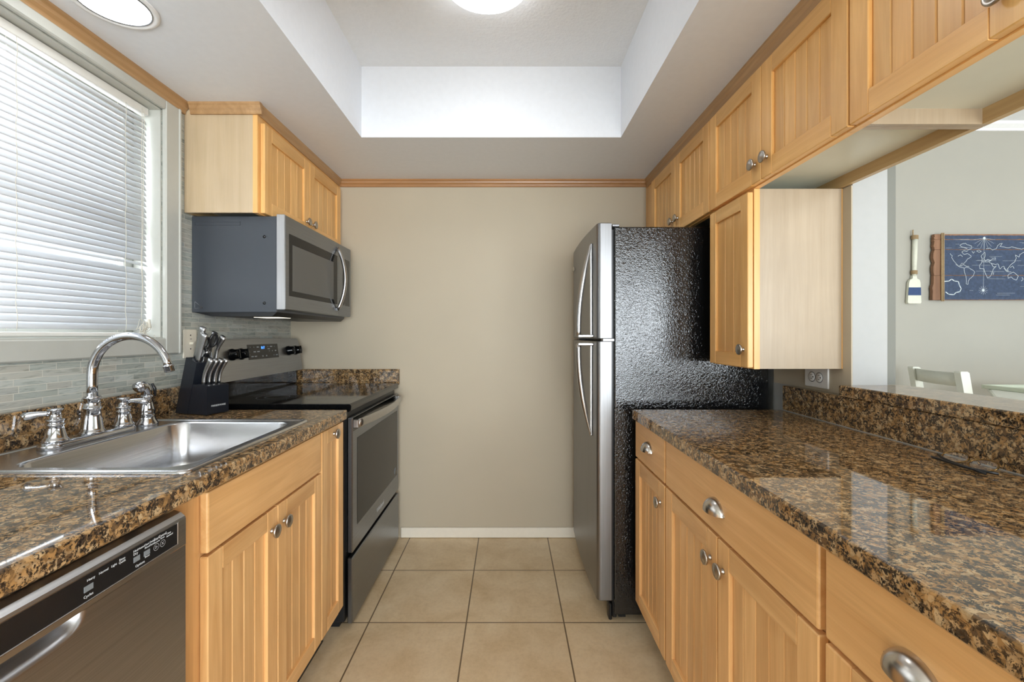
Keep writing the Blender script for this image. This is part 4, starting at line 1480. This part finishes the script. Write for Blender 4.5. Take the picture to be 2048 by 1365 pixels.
# ------------------------------------------------------------------ lamps
rl = thing('recessed_light', (-1.10, 1.225, SOF), 'round recessed ceiling light in the soffit above the window', 'light')
MB().lathe([(0.088, -0.0005), (0.100, -0.0005), (0.104, -0.003), (0.101, -0.006), (0.092, -0.007), (0.088, -0.004)], (-1.10, 1.225, SOF), 'z', 40).build('trim_ring', M_white, rl)
m = MB().lathe([(0.0865, -0.001), (0.0865, -0.0055), (0.084, -0.0065), (0.084, -0.001)], (-1.10, 1.225, SOF), 'z', 40)
m.build('shadow_gap', M_steel, rl)
MB().lathe([(0.0001, -0.012), (0.05, -0.010), (0.083, -0.004), (0.083, -0.001), (0.0001, -0.001)], (-1.10, 1.225, SOF), 'z', 40).build('lens', M_lampcan, rl)
cl = thing('ceiling_light', (-0.075, 1.50, CEI), 'round frosted dome ceiling light in the tray ceiling', 'light')
MB().lathe([(0.0001, -0.001), (0.165, -0.001), (0.165, -0.018), (0.150, -0.024), (0.0001, -0.024)], (-0.075, 1.50, CEI), 'z', 40).build('canopy', M_white, cl)
MB().lathe([(0.158, -0.0245), (0.160, -0.032), (0.148, -0.055), (0.115, -0.078), (0.07, -0.091), (0.0001, -0.095)], (-0.075, 1.50, CEI), 'z', 40).build('glass_dome', M_lampglass, cl)
MB().lathe([(0.008, -0.0955), (0.009, -0.101), (0.005, -0.110), (0.0001, -0.112)], (-0.075, 1.50, CEI), 'z', 16).build('finial', M_nickel, cl)

# ------------------------------------------------------------------ eyeglasses
eg = thing('eyeglasses', (1.03, 0.97, 0.9145), 'folded dark rimmed eyeglasses lying by the splash on the right worktop', 'eyeglasses')
ea, eb = Vector((1.060, 1.050, 0)), Vector((1.048, 0.915, 0))
ed = (eb - ea).normalized()
en = Vector((-ed.y, ed.x, 0))
if en.x > 0: en = -en
mr, ml = MB(), MB()
Lg = (eb - ea).length
for c_ in (0.26, 0.74):
    cc = ea + ed * Lg * c_ + Vector((0, 0, 0.9275)) + en * 0.024
    uu = (Vector((0, 0, 1)) * 0.52 - en * 0.85).normalized()
    ring = [cc + ed * 0.027 * math.cos(t) * (1 + 0.08 * math.cos(2 * t)) + uu * 0.019 * math.sin(t) for t in [2 * PI * i / 28 for i in range(29)]]
    mr.tube(ring, 0.0017, 6, cap=False)
    ml.add(ring[:-1], [list(range(28))])
cb = ea + ed * Lg * 0.5 + Vector((0, 0, 0.9335)) + en * 0.016
mr.tube([cb - ed * 0.009, cb + Vector((0, 0, 0.003)), cb + ed * 0.009], 0.0015, 6)
for sg in (-1, 1):
    e0 = cb + ed * sg * 0.0095 - Vector((0, 0, 0.004))
    mr.tube([e0, e0 - en * 0.006 - Vector((0, 0, 0.006)), e0 - en * 0.004 - Vector((0, 0, 0.009))], [0.001, 0.0025, 0.001], 6)
mr.build('rim', M_gold, eg)
ml.build('lens', M_lens, eg)
for k_, (s0, s1, of) in enumerate(((-0.03, 0.98, 0.030), (1.03, 0.10, 0.040))):
    pts = []
    for i in range(9):
        t = i / 8
        pts.append(ea + ed * Lg * (s0 + (s1 - s0) * t) + en * (0.030 + (of - 0.012) * math.sin(min(1, t * 2.2) * PI / 2)) + Vector((0, 0, 0.9185 + 0.004 * (1 - t) * (k_ == 0) + 0.0025 * (k_ == 1))))
    MB().tube(pts, [0.0028] * 7 + [0.0034, 0.0026], 8, flat=0.7).build('temple', M_plastic, eg)

# ------------------------------------------------------------------ dining room: chair, table, wall decor
ch = thing('dining_chair', (2.40, 2.28, 0), 'white counter height wooden chair seen past the bar ledge', 'chair')
cY0, cY1 = 2.13, 2.46
for y, sy in ((cY0, 0.0), (cY1, 0.10)):
    # back post, raked
    P = [(2.31 + sy * 0.0, 0.0), (2.35, 0.0), (2.30, 0.62), (2.232, 1.024), (2.222, 1.031), (2.190, 1.031), (2.188, 1.024), (2.262, 0.62)]
    o_ = MB().prism([(x + sy * 0.72, z) for x, z in P], 'y', y, y + 0.032).build('back_leg', M_chair, ch)
for y, sy in ((cY0 + 0.02, 0.0), (cY1 - 0.0, 0.10)):
    MB().box(2.665, 2.70, y, y + 0.035, 0.0, 0.60, bev=0.003).build('front_leg', M_chair, ch)
MB().box(2.285, 2.715, cY0 + 0.0335, cY1 - 0.0015, 0.60, 0.64, bev=0.008, seg=2).build('seat', M_chair, ch)


def rail(z0, z1, bow, nm):
    n = 12
    rr = []
    for i in range(n + 1):
        t = i / n
        y = cY0 + 0.030 + (cY1 - cY0 - 0.028) * t
        xx = 2.205 + 0.072 * t + bow * -math.sin(PI * t)
        k0, k1 = (0.62 - z0) * 0.16, (0.62 - z1) * 0.16
        xa, xb_ = xx + (1.0 - z0) * 0.15, xx + (1.0 - z1) * 0.15
        rr.append([(xa, y, z0), (xa + 0.018, y, z0), (xb_ + 0.018, y, z1), (xb_, y, z1)])
    MB().rings(rr, 0, True, True).build(nm, M_chair, ch)


rail(0.955, 1.022, 0.022, 'top_rail')
rail(0.80, 0.85, 0.022, 'back_slat')
for z in (0.25,):
    MB().box(2.36, 2.66, cY0 + 0.028, cY0 + 0.046, z, z + 0.03).build('stretcher', M_chair, ch)
tb = thing('dining_table', (2.95, 1.85, 0), 'white counter height table at the right edge beyond the bar ledge', 'table')


def octo(k, z_):
    x0, x1, y0, y1, c = 2.20 + k, 3.70 - k, 1.10 + k, 2.425 - k, 0.435
    return [(x0 + c, y1, z_), (x1 - c, y1, z_), (x1, y1 - c, z_), (x1, y0 + c, z_), (x1 - c, y0, z_), (x0 + c, y0, z_), (x0, y0 + c, z_), (x0, y1 - c, z_)]


MB().rings([octo(0.004, 0.905), octo(0, 0.909), octo(0, 0.926), octo(0.004, 0.930)], 0, False, True).build('tabletop', M_chair, tb)
MB().rings([octo(0.16, 0.845), octo(0.16, 0.9045)], 0, False, True).build('apron', M_chair, tb)
MB().lathe([(0.30, 0.0), (0.30, 0.03), (0.10, 0.06), (0.06, 0.12), (0.055, 0.5), (0.075, 0.78), (0.10, 0.8445)], (2.95, 1.76, 0), 'z', 28).build('pedestal', M_chair, tb)
np_ = thing('serving_tray', (2.66, 2.14, 0.930), 'pale green white open tray standing on the table at the right edge', 'tray')
m = MB()
tx0, tx1, ty0, ty1 = 2.47, 2.86, 1.98, 2.30
for a in ((tx0, tx1, ty0, ty0 + .012), (tx0, tx1, ty1 - .012, ty1), (tx0, tx0 + .012, ty0 + .012, ty1 - .012), (tx1 - .012, tx1, ty0 + .012, ty1 - .012)):
    m.box(*a, 0.9305, 0.950, bev=0.002)
m.box(tx0 + .012, tx1 - .012, ty0 + .012, ty1 - .012, 0.9305, 0.936)
m.build('tray_body', plain('pale_green_paint', srgb(196, 202, 184), 0.5), np_)


def zp(zx, zy, Y=2.60):
    """point on the dining wall from the close-up tracing"""
    px, py = 1780 + zx / 6.824, 430 + zy / 6.824
    return Vector(((px - 1017) * Y / 880, Y, 1.21 - (py - 670) * Y / 880))


# paddle
pd = thing('wall_paddle', (zp(330, 700).x, 2.62, zp(330, 1215).z), 'small decorative paddle with blue band hanging on the dining wall', 'paddle')
PY = 2.612
outl = [(300, 830), (298, 870), (262, 890), (248, 930), (240, 1060), (230, 1190), (242, 1212), (405, 1212), (416, 1195), (410, 1060), (405, 930), (392, 890), (357, 870), (352, 830)]


def pp(p): q = zp(p[0], p[1], PY); return (q.x, q.z)


blade = MB().prism([pp(p) for p in outl], 'y', PY - 0.006, PY + 0.010).build('blade', M_paddle, pd)
band = [(244, 992), (409, 992), (411, 1100), (236, 1100)]
MB().prism([pp(p) for p in band], 'y', PY - 0.0068, PY - 0.0058).build('blue_band', M_pblue, blade)
h0, h1 = zp(327, 840, PY), zp(340, 335, PY)
MB().tube([h0, (h0 + h1) / 2, h1], [0.0105, 0.0125, 0.0130], 14).build('shaft', M_paddle, pd)
for (za, zb_, xx, rr) in ((760, 812, 330, 0.0145), (280, 335, 338, 0.0160)):
    a_, b_ = zp(xx, zb_, PY), zp(xx, za, PY)
    m = MB()
    for i in range(6):
        p = a_.lerp(b_, (i + 0.5) / 6)
        ring = [p + Vector((rr * math.cos(t), rr * 0.9 * math.sin(t), 0)) for t in [2 * PI * k / 16 for k in range(17)]]
        m.tube(ring, 0.0021, 6, cap=False)
    m.build('rope_wrap', M_rope, pd)
q0 = zp(313, 285, PY)
MB().tube([q0, zp(312, 240, PY), zp(314, 205, PY)], 0.0032, 8).build('hanging_loop', M_rope, pd)

# plank sign with world map
sg = thing('map_sign', (zp(1100, 700).x, 2.62, 1.41), 'blue plank sign with a white world map hanging on the dining wall', 'wall art')
SYF = 2.600
XS1 = 3.36


def sx(zx): return zp(zx, 0, SYF).x


def sz(zy): return zp(0, zy, SYF).z


pz = [262, 337, 474, 828, 1165]
m = MB()
for i in range(4):
    zt, zb_ = sz(pz[i] + 1.5), sz(pz[i + 1] - 1.5)
    n = 6
    rs = random.Random(20 + i)
    left = []
    for k in range(n + 1):
        base = {0: 600, 1: 600, 2: 598, 3: 588}[i]
        left.append((sx(base + rs.uniform(-9, 12) + (i == 3) * k * -1.5), zt + (zb_ - zt) * k / n))
    m.prism([(XS1, zt)] + left + [(XS1, zb_)], 'y', SYF, SYF + 0.018, mat=0)
m.box(sx(640), XS1 - 0.03, SYF + 0.0182, SYF + 0.0262, sz(1100), sz(330), mat=0)
m.build('plank', [M_signw], sg)
m = MB()
rs = random.Random(5)
for i in range(4):
    zt, zb_ = sz(pz[i] + (18 if i == 0 else 3)), sz(pz[i + 1] - (6 if i == 3 else 3))
    n = 60
    top = [(sx(735) + (XS1 - 0.035 - sx(735)) * k / n, zt - abs(rs.gauss(0, 0.0009))) for k in range(n + 1)]
    bot = [(sx(735) + (XS1 - 0.035 - sx(735)) * k / n, zb_ + abs(rs.gauss(0, 0.0009))) for k in range(n + 1)][::-1]
    m.prism(top + bot, 'y', SYF - 0.0006, SYF + 0.0004)
m.build('painted_face', [M_signb], sg)
m = MB()
for xc in (698, 722):
    m.tube([Vector((sx(xc), SYF - 0.004, sz(250))), Vector((sx(xc - 2), SYF - 0.0045, sz(700))), Vector((sx(xc), SYF - 0.004, sz(1180)))], 0.0042, 8, up=(1, 0, 0))
for xc in (XS1 - 0.045, XS1 - 0.034):
    m.tube([(xc, SYF - 0.004, sz(250)), (xc, SYF - 0.004, sz(1180))], 0.0042, 8, up=(1, 0, 0))
m.build('rope_band', M_rope, sg)
lines = [
    [(820, 530), (845, 560), (840, 590), (870, 630), (900, 665), (930, 700), (960, 690), (975, 665), (1010, 665), (1030, 640), (1060, 600), (1100, 580), (1105, 560), (1060, 530), (1010, 540), (975, 510), (1010, 490), (1050, 500), (1060, 480), (1110, 460), (1115, 425), (1050, 410), (1030, 390), (985, 395), (950, 415), (975, 440), (1050, 460)],
    [(900, 680), (930, 700), (970, 715), (1010, 730)], [(960, 700), (1000, 680), (1040, 700), (1075, 705)],
    [(1010, 730), (1040, 715), (1080, 725), (1140, 760), (1155, 785), (1140, 820), (1110, 855), (1080, 880), (1065, 915), (1065, 950), (1035, 940), (1040, 890), (1035, 840), (1015, 790), (1010, 730)],
    [(1255, 600), (1250, 650), (1220, 690), (1225, 735), (1280, 740), (1300, 800), (1325, 860), (1360, 850), (1390, 800), (1400, 750), (1450, 700), (1410, 715), (1375, 660), (1340, 640), (1290, 645), (1255, 640)],
    [(1255, 600), (1240, 560), (1260, 540), (1290, 510), (1300, 550), (1280, 600), (1300, 630), (1330, 610), (1370, 620)],
    [(1310, 465), (1360, 455), (1400, 480), (1450, 465), (1465, 420), (1500, 395), (1530, 390), (1500, 430), (1550, 440), (1620, 450), (1660, 435), (1720, 455), (1790, 470), (1829, 455), (1900, 470), (1990, 500), (1930, 515), (1880, 540), (1870, 580), (1850, 540), (1829, 510)],
    [(1375, 660), (1440, 680), (1470, 670), (1500, 740), (1525, 710), (1550, 700), (1570, 740), (1620, 780), (1600, 740), (1640, 690), (1700, 640), (1720, 590), (1710, 550), (1760, 580), (1770, 540), (1829, 510)],
    [(1550, 730), (1590, 775), (1650, 780)], [(1640, 720), (1670, 700), (1690, 730)],
    [(1605, 830), (1610, 865), (1650, 850), (1690, 880), (1720, 890), (1750, 840), (1710, 800), (1680, 780), (1640, 800), (1605, 830)],
    [(1790, 905), (1815, 880), (1800, 855)], [(1345, 640), (1400, 600), (1440, 610), (1430, 580)], [(1380, 800), (1415, 790), (1405, 820)],
    [(1180, 495), (1215, 480), (1240, 500), (1215, 515), (1180, 495)], [(930, 560), (960, 545), (985, 570)], [(1120, 500), (1135, 530), (1150, 505)],
]
m = MB()
rs = random.Random(9)
for L_ in lines:
    P_ = []
    for a_, b_ in zip(L_, L_[1:]):
        for t in (0, 0.33, 0.66):
            P_.append((a_[0] + (b_[0] - a_[0]) * t + rs.uniform(-3, 3), a_[1] + (b_[1] - a_[1]) * t + rs.uniform(-3, 3)))
    P_.append(L_[-1])
    m.ribbon([(sx(x), SYF - 0.0006, sz(y)) for x, y in P_], 0.0026, (0, -1, 0), 0.0004)
L_ = [(740, 910), (800, 905), (840, 878), (880, 905), (930, 910), (945, 960), (970, 1010), (950, 1050), (900, 1060), (870, 1090), (800, 1085), (760, 1055)]
m.ribbon([(sx(x), SYF - 0.0006, sz(y)) for x, y in L_], 0.0048, (0, -1, 0), 0.0004)
for (cx_, cy_, n_, ln_) in ((1285, 318, 9, 150), (1270, 1030, 12, 60)):
    for k in range(n_):
        a_ = PI * 2 * k / n_ if cy_ > 500 else PI * (0.05 + 0.9 * k / (n_ - 1))
        m.ribbon([(sx(cx_), SYF - 0.0006, sz(cy_)), (sx(cx_ + ln_ * math.cos(a_)), SYF - 0.0006, sz(cy_ + ln_ * math.sin(a_)))], 0.0009, (0, -1, 0), 0.0004)
    disc = [(sx(cx_ + 18 * math.cos(t)), SYF - 0.0011, sz(cy_ + 18 * math.sin(t))) for t in [2 * PI * i / 10 for i in range(10)]]
    m.add(disc, [list(range(10))])
m.ribbon([(sx(1282), SYF - 0.0006, sz(330)), (sx(1272), SYF - 0.0006, sz(1020))], 0.0010, (0, -1, 0), 0.0004)
for k in range(26):
    x0_, y0_ = rs.uniform(745, 1950), rs.uniform(290, 1150)
    m.ribbon([(sx(x0_), SYF - 0.0006, sz(y0_)), (sx(x0_ + rs.uniform(50, 260)), SYF - 0.0006, sz(y0_ + rs.uniform(-3, 3)))], 0.0007, (0, -1, 0), 0.0003)
m.build('map_lines', M_chalk, sg)
